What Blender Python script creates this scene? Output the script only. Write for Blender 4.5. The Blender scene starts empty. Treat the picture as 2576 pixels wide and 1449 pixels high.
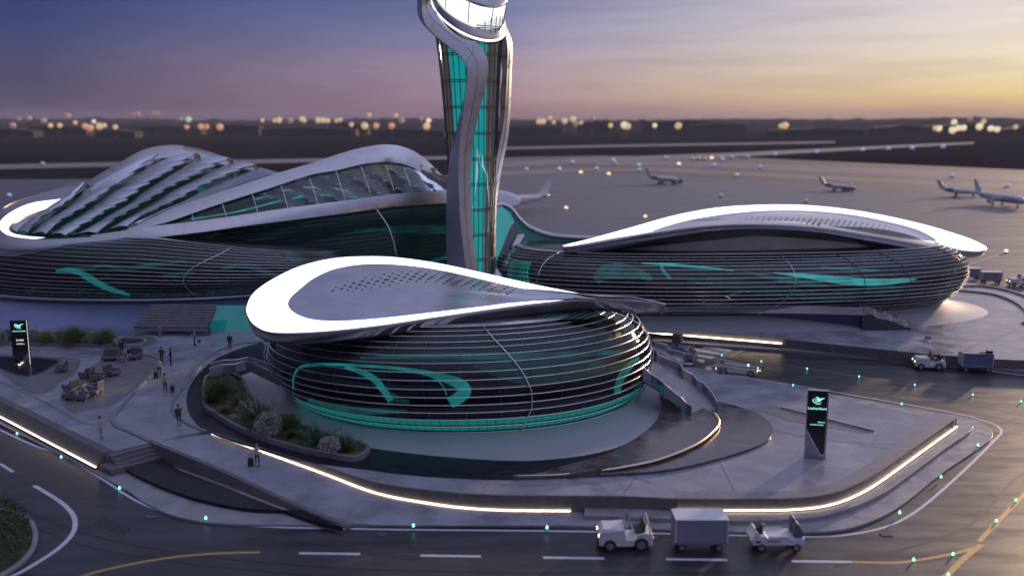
import bpy, bmesh, math, random
from mathutils import Vector, Matrix, noise
from mathutils.geometry import tessellate_polygon
from mathutils.bvhtree import BVHTree
random.seed(7)
R = math.radians
SC = bpy.context.scene
COL = SC.collection
# ------------------------------------------------------------------ camera
CAMH, PITCH, FPX = 25.0, R(10.03), 2400.0
cam = bpy.data.cameras.new("camera"); camo = bpy.data.objects.new("camera", cam); COL.objects.link(camo)
camo.location = (0, 0, CAMH); camo.rotation_euler = (math.pi/2 - PITCH, 0, 0)
cam.sensor_fit = 'HORIZONTAL'; cam.sensor_width = 360.0; cam.lens = FPX/2576*360.0
cam.clip_start = 1.0; cam.clip_end = 20000
cam.dof.use_dof = True; cam.dof.focus_distance = 84.0; cam.dof.aperture_fstop = (cam.lens/1000)/0.32
SC.camera = camo
# ------------------------------------------------------------------ world: dusk sky
SUN_AZ, SUN_EL = R(40), R(9)      # azimuth measured from +Y towards +X
W = bpy.data.worlds.new("World"); SC.world = W; W.use_nodes = True
nt = W.node_tree; nt.nodes.clear()
def N(t, **k):
    n = nt.nodes.new(t)
    for a, b in k.items(): setattr(n, a, b)
    return n
def L(a, b): nt.links.new(a, b)
out = N('ShaderNodeOutputWorld'); bg = N('ShaderNodeBackground'); L(bg.outputs[0], out.inputs[0])
tc = N('ShaderNodeTexCoord'); sep = N('ShaderNodeSeparateXYZ'); L(tc.outputs['Generated'], sep.inputs[0])
def srgb(c):
    return tuple((x/255/12.92 if x/255 <= .04045 else ((x/255+.055)/1.055)**2.4) for x in c) + (1,)
def ramp(stops):
    r = N('ShaderNodeValToRGB'); e = r.color_ramp.elements
    while len(e) < len(stops): e.new(.5)
    for i, (p, c) in enumerate(stops): e[i].position = p; e[i].color = c
    return r
def hdr(c, k): return (c[0]*k, c[1]*k, c[2]*k, 1)
# height factor: sqrt(z) spreads the low sky
zc = N('ShaderNodeMath', operation='MAXIMUM'); L(sep.outputs[2], zc.inputs[0]); zc.inputs[1].default_value = 0
sq = N('ShaderNodeMath', operation='POWER'); L(zc.outputs[0], sq.inputs[0]); sq.inputs[1].default_value = .5
DOME = (.52, .56, .84, 1)
rl = ramp([(0, srgb((72, 64, 84))), (.09, srgb((84, 74, 98))), (.155, srgb((80, 74, 98))), (.23, srgb((76, 74, 108))), (.29, srgb((62, 72, 118))), (.355, srgb((42, 60, 108))), (.5, (.12,.14,.26,1)), (.75, (.26, .28, .46, 1)), (.92, DOME), (1, DOME)])
rm = ramp([(0, srgb((120, 92, 104))), (.09, srgb((150, 118, 132))), (.155, srgb((164, 136, 150))), (.23, srgb((164, 144, 164))), (.29, srgb((134, 132, 168))), (.355, srgb((102, 114, 164))), (.5, (.24,.26,.40,1)), (.75, (.26, .28, .46, 1)), (.92, DOME), (1, DOME)])
rr = ramp([(0, srgb((176, 140, 112))), (.09, srgb((210, 172, 136))), (.155, srgb((234, 204, 146))), (.23, srgb((236, 220, 188))), (.29, srgb((232, 220, 210))), (.355, srgb((222, 210, 214))), (.5, (.42,.40,.46,1)), (.75, (.26, .28, .46, 1)), (.92, DOME), (1, DOME)])
for r_ in (rl, rm, rr): L(sq.outputs[0], r_.inputs[0])
# azimuth from the glow
at2 = N('ShaderNodeMath', operation='ARCTAN2'); L(sep.outputs[0], at2.inputs[0]); L(sep.outputs[1], at2.inputs[1])
m1 = N('ShaderNodeMapRange'); L(at2.outputs[0], m1.inputs[0]); m1.inputs[1].default_value = R(-26); m1.inputs[2].default_value = R(2)
m2 = N('ShaderNodeMapRange'); L(at2.outputs[0], m2.inputs[0]); m2.inputs[1].default_value = R(-2); m2.inputs[2].default_value = R(27)
m3 = N('ShaderNodeMapRange'); L(at2.outputs[0], m3.inputs[0]); m3.inputs[1].default_value = R(85); m3.inputs[2].default_value = R(165)
def mixc(f, a, b):
    m = N('ShaderNodeMix', data_type='RGBA'); 
    if isinstance(f, float): m.inputs[0].default_value = f
    else: L(f, m.inputs[0])
    for s, v in ((m.inputs[6], a), (m.inputs[7], b)):
        if isinstance(v, tuple): s.default_value = v
        else: L(v, s)
    return m.outputs[2]
c1 = mixc(m1.outputs[0], rl.outputs[0], rm.outputs[0])
c2 = mixc(m2.outputs[0], c1, rr.outputs[0])
c3 = mixc(m3.outputs[0], c2, rm.outputs[0])
# thin streaky cloud
mp = N('ShaderNodeMapping'); L(tc.outputs['Generated'], mp.inputs[0]); mp.inputs['Scale'].default_value = (3.2, 3.2, 38)
nz = N('ShaderNodeTexNoise'); L(mp.outputs[0], nz.inputs[0]); nz.inputs['Scale'].default_value = 1.6; nz.inputs['Detail'].default_value = 5; nz.inputs['Roughness'].default_value = .52
mc = N('ShaderNodeMapRange'); L(nz.outputs[0], mc.inputs[0]); mc.inputs[1].default_value = .45; mc.inputs[2].default_value = .72; mc.inputs[4].default_value = .62
lum = mixc(.30, c3, srgb((70, 55, 82)))
c4 = mixc(mc.outputs[0], c3, lum)
# the dome above the picture is brighter towards the glow, darker on the far side
fx = N('ShaderNodeMapRange', interpolation_type='SMOOTHSTEP'); L(sep.outputs[0], fx.inputs[0]); fx.inputs[1].default_value = -.8; fx.inputs[2].default_value = .8; fx.inputs[3].default_value = .55; fx.inputs[4].default_value = 1.45
hz0 = N('ShaderNodeMapRange'); L(sep.outputs[2], hz0.inputs[0]); hz0.inputs[1].default_value = .13; hz0.inputs[2].default_value = .30
fm = N('ShaderNodeMix', data_type='FLOAT'); L(hz0.outputs[0], fm.inputs[0]); fm.inputs[2].default_value = 1.0; L(fx.outputs[0], fm.inputs[3])
L(c4, bg.inputs[0]); L(fm.outputs[0], bg.inputs[1])
# ------------------------------------------------------------------ sun
sd = bpy.data.lights.new("sun", 'SUN'); so = bpy.data.objects.new("sun", sd); COL.objects.link(so)
sd.energy = 4.6; sd.angle = R(2); sd.color = (1.0, .68, .42)
sv = Vector((math.sin(SUN_AZ)*math.cos(SUN_EL), math.cos(SUN_AZ)*math.cos(SUN_EL), math.sin(SUN_EL)))
so.rotation_euler = sv.to_track_quat('Z', 'Y').to_euler()
SC.view_settings.view_transform = 'Standard'; SC.view_settings.look = 'None'
SC.view_settings.exposure = 0.08; SC.view_settings.gamma = 1.0
SC.cycles.use_denoising = True
SC.cycles.max_bounces = 6; SC.cycles.diffuse_bounces = 2; SC.cycles.glossy_bounces = 3; SC.cycles.transmission_bounces = 3
SC.cycles.transparent_max_bounces = 10; SC.cycles.sample_clamp_indirect = 4.0
SC.cycles.caustics_reflective = False; SC.cycles.caustics_refractive = False
# ------------------------------------------------------------------ projection helpers (a survey of the photograph: pixel -> place)
CP, SP = math.cos(PITCH), math.sin(PITCH)
def ray(px, py):
    dx = (px-1288)/FPX; dy = (724.5-py)/FPX
    return Vector((dx, CP + dy*SP, -SP + dy*CP))
def at(px, py, z=0.0):
    d = ray(px, py); return Vector((0, 0, CAMH)) + d*((z-CAMH)/d.z)
def atY(px, py, Y):
    d = ray(px, py); return Vector((0, 0, CAMH)) + d*(Y/d.y)
def crs(P, n=8, closed=False):
    P = [Vector(p) for p in P]; m = len(P); o = []
    for i in range(m if closed else m-1):
        if closed: a, b, c, d = P[(i-1) % m], P[i], P[(i+1) % m], P[(i+2) % m]
        else:
            b, c = P[i], P[i+1]; a = P[i-1] if i else b*2-c; d = P[i+2] if i+2 < m else c*2-b
        for k in range(n):
            t = k/n
            o.append(.5*((2*b)+(c-a)*t+(2*a-5*b+4*c-d)*t*t+(3*b-a-3*c+d)*t**3))
    if not closed: o.append(P[-1].copy())
    return o
def resample(P, n, closed=False):
    Q = list(P) + ([P[0]] if closed else [])
    s = [0.0]
    for i in range(1, len(Q)): s.append(s[-1] + (Q[i]-Q[i-1]).length)
    T = s[-1]; o = []; j = 0; cnt = n if closed else n-1
    for k in range(n):
        d = T*k/cnt
        while j < len(s)-2 and s[j+1] < d: j += 1
        f = (d-s[j])/max(1e-9, s[j+1]-s[j]); o.append(Q[j].lerp(Q[j+1], min(1, max(0, f))))
    return o
def G(pts, z=0.0): return [at(x, y, z) for x, y in pts]           # 2-tuples on a level
def GZ(pts): return [at(x, y, z) for x, y, z in pts]               # with own heights
def GY(pts): return [atY(x, y, Y) for x, y, Y in pts]              # with own distances
# ------------------------------------------------------------------ materials
MATS = {}
def mat(name, col, rough=.5, metal=0.0, var=0.0, scale=1.0, bump=0.0, bscale=20.0, emit=None, estr=0.0, col2=None, spec=.5, coat=0.0, rvar=0.0, joints=None, aniso=None, evar=0.0, det=8):
    if name in MATS: return MATS[name]
    m = bpy.data.materials.new(name); m.use_nodes = True; t = m.node_tree; p = t.nodes['Principled BSDF']
    c = tuple(col) + (1,)
    p.inputs['Base Color'].default_value = c; p.inputs['Roughness'].default_value = rough; p.inputs['Metallic'].default_value = metal
    p.inputs['Specular IOR Level'].default_value = spec; p.inputs['Coat Weight'].default_value = coat; p.inputs['Coat Roughness'].default_value = .12
    tcn = t.nodes.new('ShaderNodeTexCoord')
    last = None
    if var or col2:
        n = t.nodes.new('ShaderNodeTexNoise'); n.inputs['Scale'].default_value = scale; n.inputs['Detail'].default_value = det; n.inputs['Roughness'].default_value = .62
        mpn = t.nodes.new('ShaderNodeMapping'); t.links.new(tcn.outputs['Object'], mpn.inputs[0])
        if aniso: mpn.inputs['Scale'].default_value = aniso
        t.links.new(mpn.outputs[0], n.inputs['Vector'])
        r = t.nodes.new('ShaderNodeMapRange'); r.inputs[1].default_value = .32; r.inputs[2].default_value = .68; t.links.new(n.outputs[0], r.inputs[0])
        mx = t.nodes.new('ShaderNodeMix'); mx.data_type = 'RGBA'; t.links.new(r.outputs[0], mx.inputs[0])
        k1, k2 = (1-var), (1+var)
        mx.inputs[6].default_value = tuple(x*k1 for x in col) + (1,)
        mx.inputs[7].default_value = (tuple(col2) + (1,)) if col2 else tuple(x*k2 for x in col) + (1,)
        last = mx.outputs[2]
        if rvar:
            r2 = t.nodes.new('ShaderNodeMapRange'); t.links.new(n.outputs[0], r2.inputs[0]); r2.inputs[1].default_value = .35; r2.inputs[2].default_value = .65
            r2.inputs[3].default_value = rough-rvar; r2.inputs[4].default_value = rough+rvar; t.links.new(r2.outputs[0], p.inputs['Roughness'])
    if joints:
        b = t.nodes.new('ShaderNodeTexBrick'); mj = t.nodes.new('ShaderNodeMapping'); t.links.new(tcn.outputs['Object'], mj.inputs[0])
        mj.inputs['Rotation'].default_value = (0, 0, joints[3]); t.links.new(mj.outputs[0], b.inputs['Vector'])
        b.inputs['Scale'].default_value = 1; b.inputs['Brick Width'].default_value = joints[0]; b.inputs['Row Height'].default_value = joints[1]
        b.inputs['Mortar Size'].default_value = .022; b.inputs['Mortar Smooth'].default_value = .3
        b.inputs['Color1'].default_value = (1, 1, 1, 1); b.inputs['Color2'].default_value = (.93, .93, .93, 1); b.inputs['Mortar'].default_value = (joints[2],)*3 + (1,)
        ml = t.nodes.new('ShaderNodeMix'); ml.data_type = 'RGBA'; ml.blend_type = 'MULTIPLY'; ml.inputs[0].default_value = 1
        if last: t.links.new(last, ml.inputs[6])
        else: ml.inputs[6].default_value = c
        t.links.new(b.outputs[0], ml.inputs[7]); last = ml.outputs[2]
    if last: t.links.new(last, p.inputs['Base Color'])
    if bump:
        nb = t.nodes.new('ShaderNodeTexNoise'); nb.inputs['Scale'].default_value = bscale; nb.inputs['Detail'].default_value = 4
        t.links.new(tcn.outputs['Object'], nb.inputs['Vector'])
        bp = t.nodes.new('ShaderNodeBump'); bp.inputs['Strength'].default_value = bump; bp.inputs['Distance'].default_value = .05
        t.links.new(nb.outputs[0], bp.inputs['Height']); t.links.new(bp.outputs[0], p.inputs['Normal'])
    if emit:
        p.inputs['Emission Color'].default_value = tuple(emit) + (1,); p.inputs['Emission Strength'].default_value = estr
        if evar:
            ne = t.nodes.new('ShaderNodeTexNoise'); ne.inputs['Scale'].default_value = .45; ne.inputs['Detail'].default_value = 5; t.links.new(tcn.outputs['Object'], ne.inputs['Vector'])
            me_ = t.nodes.new('ShaderNodeMapRange'); me_.inputs[1].default_value = .35; me_.inputs[2].default_value = .65; me_.inputs[3].default_value = estr*(1-evar); me_.inputs[4].default_value = estr*(1+evar*.5); t.links.new(ne.outputs[0], me_.inputs[0]); t.links.new(me_.outputs[0], p.inputs['Emission Strength'])
    MATS[name] = m; return m
def glassmat(name, tint, gl=(.8, .85, .9), f=.25, rough=.04, base=.04):
    m = bpy.data.materials.new(name); m.use_nodes = True; t = m.node_tree; t.nodes.clear()
    o = t.nodes.new('ShaderNodeOutputMaterial'); mx = t.nodes.new('ShaderNodeMixShader'); tr = t.nodes.new('ShaderNodeBsdfTransparent'); g = t.nodes.new('ShaderNodeBsdfGlossy')
    tr.inputs[0].default_value = tuple(tint) + (1,); g.inputs[0].default_value = tuple(gl) + (1,); g.inputs['Roughness'].default_value = rough
    lw = t.nodes.new('ShaderNodeLayerWeight'); lw.inputs[0].default_value = f
    mr = t.nodes.new('ShaderNodeMapRange'); mr.inputs[3].default_value = base; mr.inputs[4].default_value = .9; t.links.new(lw.outputs['Fresnel'], mr.inputs[0])
    t.links.new(mr.outputs[0], mx.inputs[0]); t.links.new(tr.outputs[0], mx.inputs[1]); t.links.new(g.outputs[0], mx.inputs[2]); t.links.new(mx.outputs[0], o.inputs[0])
    MATS[name] = m; return m
M = {}
M['asphalt'] = mat('asphalt', (.024, .0245, .032), .38, var=.7, scale=.30, bump=.22, bscale=16, rvar=.07, aniso=(.6, 2.6, 1), spec=.6, joints=(14.0, 8.0, .62, .12))
M['apron'] = mat('apron_concrete', (.060, .058, .078), .44, var=.40, scale=.10, bump=.1, bscale=3, rvar=.10, aniso=(.35, 1.8, 1), joints=(15.0, 15.0, .7, .6))
M['field'] = mat('field', (.019, .017, .019), 1.0, var=.3, scale=.02, spec=0)
M['shoulder'] = mat('shoulder', (.050, .045, .050), .7, var=.2, scale=.03)
M['runway'] = mat('runway', (.13, .12, .14), .6, var=.2, scale=.03)
M['plaza'] = mat('plaza_concrete', (.228, .232, .285), .28, var=.24, scale=.32, det=3, bump=.10, bscale=7, rvar=.11, joints=(9.0, 6.5, .60, .5))
M['concrete'] = mat('pale_concrete', (.22, .218, .245), .36, var=.2, scale=.7, bump=.12, bscale=8, rvar=.08)
M['kerb'] = mat('kerb_stone', (.16, .155, .18), .38, var=.18, scale=1.2, bump=.1, bscale=12)
M['marble'] = mat('dark_marble', (.07, .066, .078), .18, var=.5, scale=.8, rvar=.06, coat=.2, joints=(5.0, 3.6, .45, .2))
M['black'] = mat('black_stone', (.016, .017, .026), .22, var=.4, scale=1.5, rvar=.05, bump=.06, bscale=5, joints=(4.0, 2.6, .45, .45), spec=.09)
M['inlay'] = mat('dark_inlay', (.125, .12, .14), .42, var=.15, scale=1.1)
M['wallstone'] = mat('wall_stone', (.10, .095, .105), .45, var=.2, scale=2, bump=.3, bscale=30)
M['metal'] = mat('brushed_metal', (.44, .43, .47), .26, metal=1.0, var=.06, scale=.8, bump=.05, bscale=40)
M['metal2'] = mat('satin_metal', (.42, .42, .48), .25, metal=.85, var=.08, scale=.5)
M['ribmetal'] = mat('rib_metal', (.52, .52, .57), .32, metal=.85, var=.08, scale=.5, bump=.06, bscale=40)
M['louvremetal'] = mat('louvre_metal', (.50, .50, .57), .25, metal=.85, var=.10, scale=.6)
M['panelmetal'] = mat('roof_panel_metal', (.60, .60, .69), .22, metal=.85, var=.08, scale=.3, rvar=.06)
M['skirt'] = mat('skirt_metal', (.46, .46, .53), .36, metal=.45, var=.05, scale=.3)
M['fin'] = mat('fin_metal', (.72, .69, .70), .26, metal=.9)
M['darkmetal'] = mat('dark_metal', (.06, .062, .075), .35, metal=.6)
M['core'] = mat('interior_dark', (.012, .016, .018), .30, var=.6, scale=.25)
M['core2'] = mat('interior_teal', (.012, .05, .052), .30, var=.7, scale=.18, emit=(.0, .10, .10), estr=.18)
M['teal'] = mat('teal_light', (.02, .2, .19), .4, emit=(.015, .30, .285), estr=.70, evar=.45)
M['tealdim'] = mat('teal_dim_light', (.02, .12, .12), .4, emit=(.008, .13, .125), estr=.50, evar=.75)
M['tealhi'] = mat('teal_bright_light', (.02, .3, .28), .4, emit=(.03, .50, .47), estr=.85, evar=.3)
M['white'] = mat('white_light', (.8, .8, .8), .5, emit=(1, .985, .96), estr=1.7)
M['led'] = mat('warm_led', (.8, .7, .6), .5, emit=(1, .72, .47), estr=10.0)
M['ledfix'] = mat('led_housing', (.05, .05, .06), .4, metal=.5)
M['glass'] = glassmat('facade_glass', (.50, .60, .62), gl=(.6, .64, .7), f=.20, base=.03)
M['glass2'] = glassmat('dark_glass', (.30, .40, .42), gl=(.55, .6, .65), f=.18, base=.02)
M['glasst'] = glassmat('clear_glass', (.80, .88, .88), f=.2)
M['wline'] = mat('white_paint', (.50, .50, .58), .5, var=.12, scale=3)
M['yline'] = mat('yellow_paint', (.42, .26, .07), .5, var=.15, scale=3)
M['leaf1'] = mat('leaf_olive', (.11, .17, .045), .6, var=.5, scale=6)
M['leaf2'] = mat('leaf_dark', (.045, .10, .03), .5, var=.4, scale=6)
M['leaf3'] = mat('leaf_grey', (.20, .21, .20), .7, var=.3, scale=8)
M['leaf4'] = mat('leaf_straw', (.24, .23, .07), .6, var=.4, scale=6)
M['leaf5'] = mat('leaf_agave', (.055, .115, .07), .45, var=.3, scale=5)
M['flower'] = mat('flower_white', (.46, .45, .44), .8)
M['soil'] = mat('planting_soil', (.045, .055, .020), .95, var=.6, scale=1.5, bump=.8, bscale=8)
M['rock'] = mat('boulder', (.16, .16, .17), .8, var=.3, scale=3, bump=.6, bscale=10)
M['paint'] = mat('vehicle_paint', (.52, .53, .58), .32, var=.06, scale=2, coat=.3)
M['paint2'] = mat('vehicle_grey', (.16, .18, .25), .4, var=.08, scale=2)
M['rubber'] = mat('rubber', (.012, .012, .013), .75)
M['hub'] = mat('wheel_hub', (.35, .35, .38), .35, metal=.7)
M['seatblk'] = mat('seat_black', (.02, .02, .024), .6)
M['plane'] = mat('plane_white', (.62, .60, .62), .3, coat=.3)
M['lampw'] = mat('headlamp', (.9, .8, .6), .3, emit=(1, .82, .5), estr=3.0)
M['orange'] = mat('tail_lamp', (.5, .2, .05), .4, emit=(1, .5, .15), estr=.8)
M['signblk'] = mat('sign_black', (.008, .008, .010), .12, coat=.5)
M['signtxt'] = mat('sign_lettering', (.3, .8, .75), .5, emit=(.35, 1, .92), estr=1.0)
M['signwht'] = mat('sign_lettering_white', (.8, .8, .75), .5, emit=(.9, 1, .92), estr=.85)
M['green'] = mat('green_lamp', (.4, .9, .7), .4, emit=(.30, 1, .70), estr=1.9)
M['cyan'] = mat('cyan_lamp', (.3, .9, .9), .4, emit=(.18, .85, 1), estr=1.7)
M['seatgrey'] = mat('lounge_shell', (.11, .108, .125), .55, var=.15, scale=4)
M['seatpad'] = mat('lounge_cushion', (.045, .047, .06), .8, var=.2, scale=6)
M['seatgold'] = mat('lounge_gilt_edge', (.50, .40, .28), .45, metal=.5)
# ------------------------------------------------------------------ mesh helpers
def tag(o, label=None, cat=None, group=None, kind=None):
    if label: o['label'] = label
    if cat: o['category'] = cat
    if group: o['group'] = group
    if kind: o['kind'] = kind
    return o
def mesh(name, V, F, m, parent=None, smooth=False, autos=None):
    me = bpy.data.meshes.new(name); me.from_pydata([tuple(v) for v in V], [], F); me.validate()
    ms = m if isinstance(m, (list, tuple)) else [m]
    for x in ms:
        if x: me.materials.append(x)
    o = bpy.data.objects.new(name, me); COL.objects.link(o)
    if parent: o.parent = parent
    if smooth or autos:
        me.polygons.foreach_set('use_smooth', [True]*len(me.polygons))
        if autos: me.set_sharp_from_angle(angle=autos)
    return o
def empty(name, loc=(0, 0, 0), rz=0.0):
    o = bpy.data.objects.new(name, None); COL.objects.link(o); o.location = loc; o.rotation_euler = (0, 0, rz); o.empty_display_size = .1
    return o
def struct(o): o['kind'] = 'structure'; return o
def bevel(o, w=.04, s=2, ang=40):
    b = o.modifiers.new('bevel', 'BEVEL'); b.width = w; b.segments = s; b.limit_method = 'ANGLE'; b.angle_limit = R(ang); return o
class MB:
    def __init__(s): s.V = []; s.F = []
    def add(s, V, F):
        k = len(s.V); s.V += [Vector(v) for v in V]; s.F += [tuple(i+k for i in f) for f in F]; return s
    def box(s, c, d, rz=0.0, rx=0.0, ry=0.0, taper=1.0):
        m = Matrix.Rotation(rz, 3, 'Z') @ Matrix.Rotation(ry, 3, 'Y') @ Matrix.Rotation(rx, 3, 'X'); c = Vector(c); v = []
        for z in (-.5, .5):
            k = taper if z > 0 else 1
            for x, y in ((-.5, -.5), (.5, -.5), (.5, .5), (-.5, .5)): v.append(c + m @ Vector((x*d[0]*k, y*d[1]*k, z*d[2])))
        return s.add(v, [(3, 2, 1, 0), (4, 5, 6, 7), (0, 1, 5, 4), (1, 2, 6, 5), (2, 3, 7, 6), (3, 0, 4, 7)])
    def cyl(s, a, b, r, r2=None, n=16, cap=True):
        a, b = Vector(a), Vector(b); r2 = r if r2 is None else r2; ax = (b-a).normalized(); q = ax.to_track_quat('Z', 'Y'); v = []
        for p, rr_ in ((a, r), (b, r2)):
            for i in range(n): t = 2*math.pi*i/n; v.append(p + q @ Vector((rr_*math.cos(t), rr_*math.sin(t), 0)))
        f = [(i, (i+1) % n, n+(i+1) % n, n+i) for i in range(n)]
        if cap: f += [tuple(range(n-1, -1, -1)), tuple(range(n, 2*n))]
        return s.add(v, f)
    def loft(s, rings, closed=True, cap0=True, cap1=True):
        n = len(rings[0]); v = [p for r_ in rings for p in r_]; f = []
        for k in range(len(rings)-1):
            for i in range(n if closed else n-1):
                j = (i+1) % n; f.append((k*n+i, k*n+j, (k+1)*n+j, (k+1)*n+i))
        if closed and cap0: f.append(tuple(range(n-1, -1, -1)))
        if closed and cap1: f.append(tuple((len(rings)-1)*n+i for i in range(n)))
        return s.add(v, f)
    def prism(s, poly, z0, z1, bottom=False):
        """polygon (list of points) pulled from z0 to z1"""
        P = [Vector((p[0], p[1], 0)) for p in poly]; ar = sum(P[i].x*P[(i+1) % len(P)].y - P[(i+1) % len(P)].x*P[i].y for i in range(len(P)))
        if ar < 0: P.reverse()
        n = len(P); tri = tessellate_polygon([P]); v = [Vector((p.x, p.y, z0)) for p in P] + [Vector((p.x, p.y, z1)) for p in P]
        f = []
        for t in tri:
            a, b, c = [P[i] for i in t]
            t = t if ((b-a).cross(c-a)).z > 0 else (t[0], t[2], t[1])
            f.append(tuple(i+n for i in t))
            if bottom: f.append((t[0], t[2], t[1]))
        f += [(i, (i+1) % n, n+(i+1) % n, n+i) for i in range(n)]
        return s.add(v, f)
    def extr(s, prof, y0, y1):
        """x-z outline pulled along y (local vehicle sides)"""
        P = [Vector((p[0], p[1], 0)) for p in prof]; n = len(P); tri = tessellate_polygon([P])
        v = [Vector((p.x, y0, p.y)) for p in P] + [Vector((p.x, y1, p.y)) for p in P]
        ar = sum(P[i].x*P[(i+1) % n].y - P[(i+1) % n].x*P[i].y for i in range(n)); f = []
        for t in tri:
            a, b, c = [P[i] for i in t]; t = t if ((b-a).cross(c-a)).z > 0 else (t[0], t[2], t[1])
            f.append(t); f.append((t[0]+n, t[2]+n, t[1]+n))
        for i in range(n):
            j = (i+1) % n; q = (i, i+n, j+n, j) if ar > 0 else (i, j, j+n, i+n); f.append(q)
        return s.add(v, f)
    def tube(s, path, r, n=6, closed=False):
        P = [Vector(p) for p in path]; rings = []; m = len(P)
        for i, p in enumerate(P):
            a = P[(i-1) % m] if (closed or i) else p; b = P[(i+1) % m] if (closed or i < m-1) else p
            t = (b-a).normalized(); up = Vector((0, 0, 1)) if abs(t.z) < .95 else Vector((0, 1, 0))
            x = t.cross(up).normalized(); y = x.cross(t); rr_ = r(i/(m-1)) if callable(r) else r
            rings.append([p + (x*math.cos(2*math.pi*k/n) + y*math.sin(2*math.pi*k/n))*rr_ for k in range(n)])
        if closed: rings.append(rings[0])
        return s.loft(rings, True, not closed, not closed)
    def bar(s, path, w, h, closed=False, up=None):
        """rectangular section swept along a path, w sideways and h upwards (path runs along the bottom centre)"""
        P = [Vector(p) for p in path]; rings = []; m = len(P)
        for i, p in enumerate(P):
            a = P[(i-1) % m] if (closed or i) else p; b = P[(i+1) % m] if (closed or i < m-1) else p
            t = (b-a); t.z = 0; t.normalize(); x = Vector((t.y, -t.x, 0)); u = Vector((0, 0, 1))
            rings.append([p-x*w/2, p+x*w/2, p+x*w/2+u*h, p-x*w/2+u*h])
        if closed: rings.append(rings[0])
        return s.loft(rings, True, not closed, not closed)
    def ball(s, c, r, n=10, k=6, half=False):
        c = Vector(c); r = r if hasattr(r, '__len__') else (r, r, r); rings = []
        for j in range(k+1):
            ph = (math.pi/2 if half else math.pi)*j/k; z = math.cos(ph); q = max(math.sin(ph), .02)
            rings.append([c + Vector((r[0]*q*math.cos(-2*math.pi*i/n), r[1]*q*math.sin(-2*math.pi*i/n), r[2]*z)) for i in range(n)])
        return s.loft(rings)
    def build(s, name, m, parent=None, smooth=False, autos=None):
        return mesh(name, s.V, s.F, m, parent, smooth, autos)
def wheelpart(parent, x, y, z, r, w, face=1):
    """a wheel with its tyre and rim, axle along y"""
    t = MB(); prof = [(r*.60, -w/2), (r*.93, -w/2), (r, -w*.32), (r, w*.32), (r*.93, w/2), (r*.60, w/2)]
    t.loft([[Vector((x + a*math.cos(2*math.pi*i/20), y+b, z + a*math.sin(2*math.pi*i/20))) for i in range(20)] for a, b in prof], True, False, False)
    o = t.build('wheel', M['rubber'], parent, autos=R(35))
    h = MB(); h.cyl((x, y-w*.42, z), (x, y+w*.42, z), r*.60, n=18); h.cyl((x, y-w*.52, z), (x, y+w*.52, z), r*.2, n=12)
    for i in range(5):
        a = 2*math.pi*i/5
        h.cyl((x+r*.38*math.cos(a), y-w*.46, z+r*.38*math.sin(a)), (x+r*.38*math.cos(a), y+w*.46, z+r*.38*math.sin(a)), r*.06, n=6)
    h.build('rim', M['hub'], o, autos=R(35)); return o
ORD = ['first', 'second', 'third', 'fourth', 'fifth', 'sixth', 'seventh', 'eighth', 'ninth', 'tenth', 'eleventh', 'twelfth', 'thirteenth', 'fourteenth', 'fifteenth', 'sixteenth', 'seventeenth', 'eighteenth', 'nineteenth', 'twentieth', 'twenty-first', 'twenty-second', 'twenty-third', 'twenty-fourth', 'twenty-fifth', 'twenty-sixth', 'twenty-seventh', 'twenty-eighth', 'twenty-ninth', 'thirtieth', 'thirty-first', 'thirty-second', 'thirty-third', 'thirty-fourth', 'thirty-fifth', 'thirty-sixth', 'thirty-seventh', 'thirty-eighth', 'thirty-ninth', 'fortieth', 'forty-first', 'forty-second', 'forty-third', 'forty-fourth', 'forty-fifth']
def copy_tree(o, parent=None):
    c = o.copy(); COL.objects.link(c)
    if parent: c.parent = parent
    for ch in [x for x in COL.objects if x.parent == o]: copy_tree(ch, c)
    return c
# ================================================================== GROUND
def flat(name, pts, z, m, kind='structure', label=None, cat=None, parent=None, group=None):
    b = MB(); P = [Vector((p[0], p[1], 0)) for p in pts]; tri = tessellate_polygon([P]); f = []
    for t in tri:
        a, b_, c = [P[i] for i in t]; f.append(t if ((b_-a).cross(c-a)).z > 0 else (t[0], t[2], t[1]))
    o = mesh(name, [(p.x, p.y, z) for p in P], f, m, parent)
    return tag(o, label, cat, group, kind)
def line(name, pts, w, z, m, closed=False, kind='structure'):
    rings = []; P = [Vector(p) for p in pts]; n = len(P)
    for i, p in enumerate(P):
        a = P[(i-1) % n] if (closed or i) else p; b = P[(i+1) % n] if (closed or i < n-1) else p
        t = (b-a); t.z = 0; t.normalize(); x = Vector((t.y, -t.x, 0))*w/2; rings += [(p.x-x.x, p.y-x.y, z), (p.x+x.x, p.y+x.y, z)]
    f = [(2*i, 2*i+1, 2*i+3, 2*i+2) for i in range(n-1)]
    if closed: f.append((2*n-2, 2*n-1, 1, 0))
    o = mesh(name, rings, f, m); 
    if kind: o['kind'] = kind
    return o
S = 9000
struct(mesh('ground', [(-S, -200, 0), (S, -200, 0), (S, S, 0), (-S, S, 0)], [(0, 1, 2, 3)], M['field']))
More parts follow.
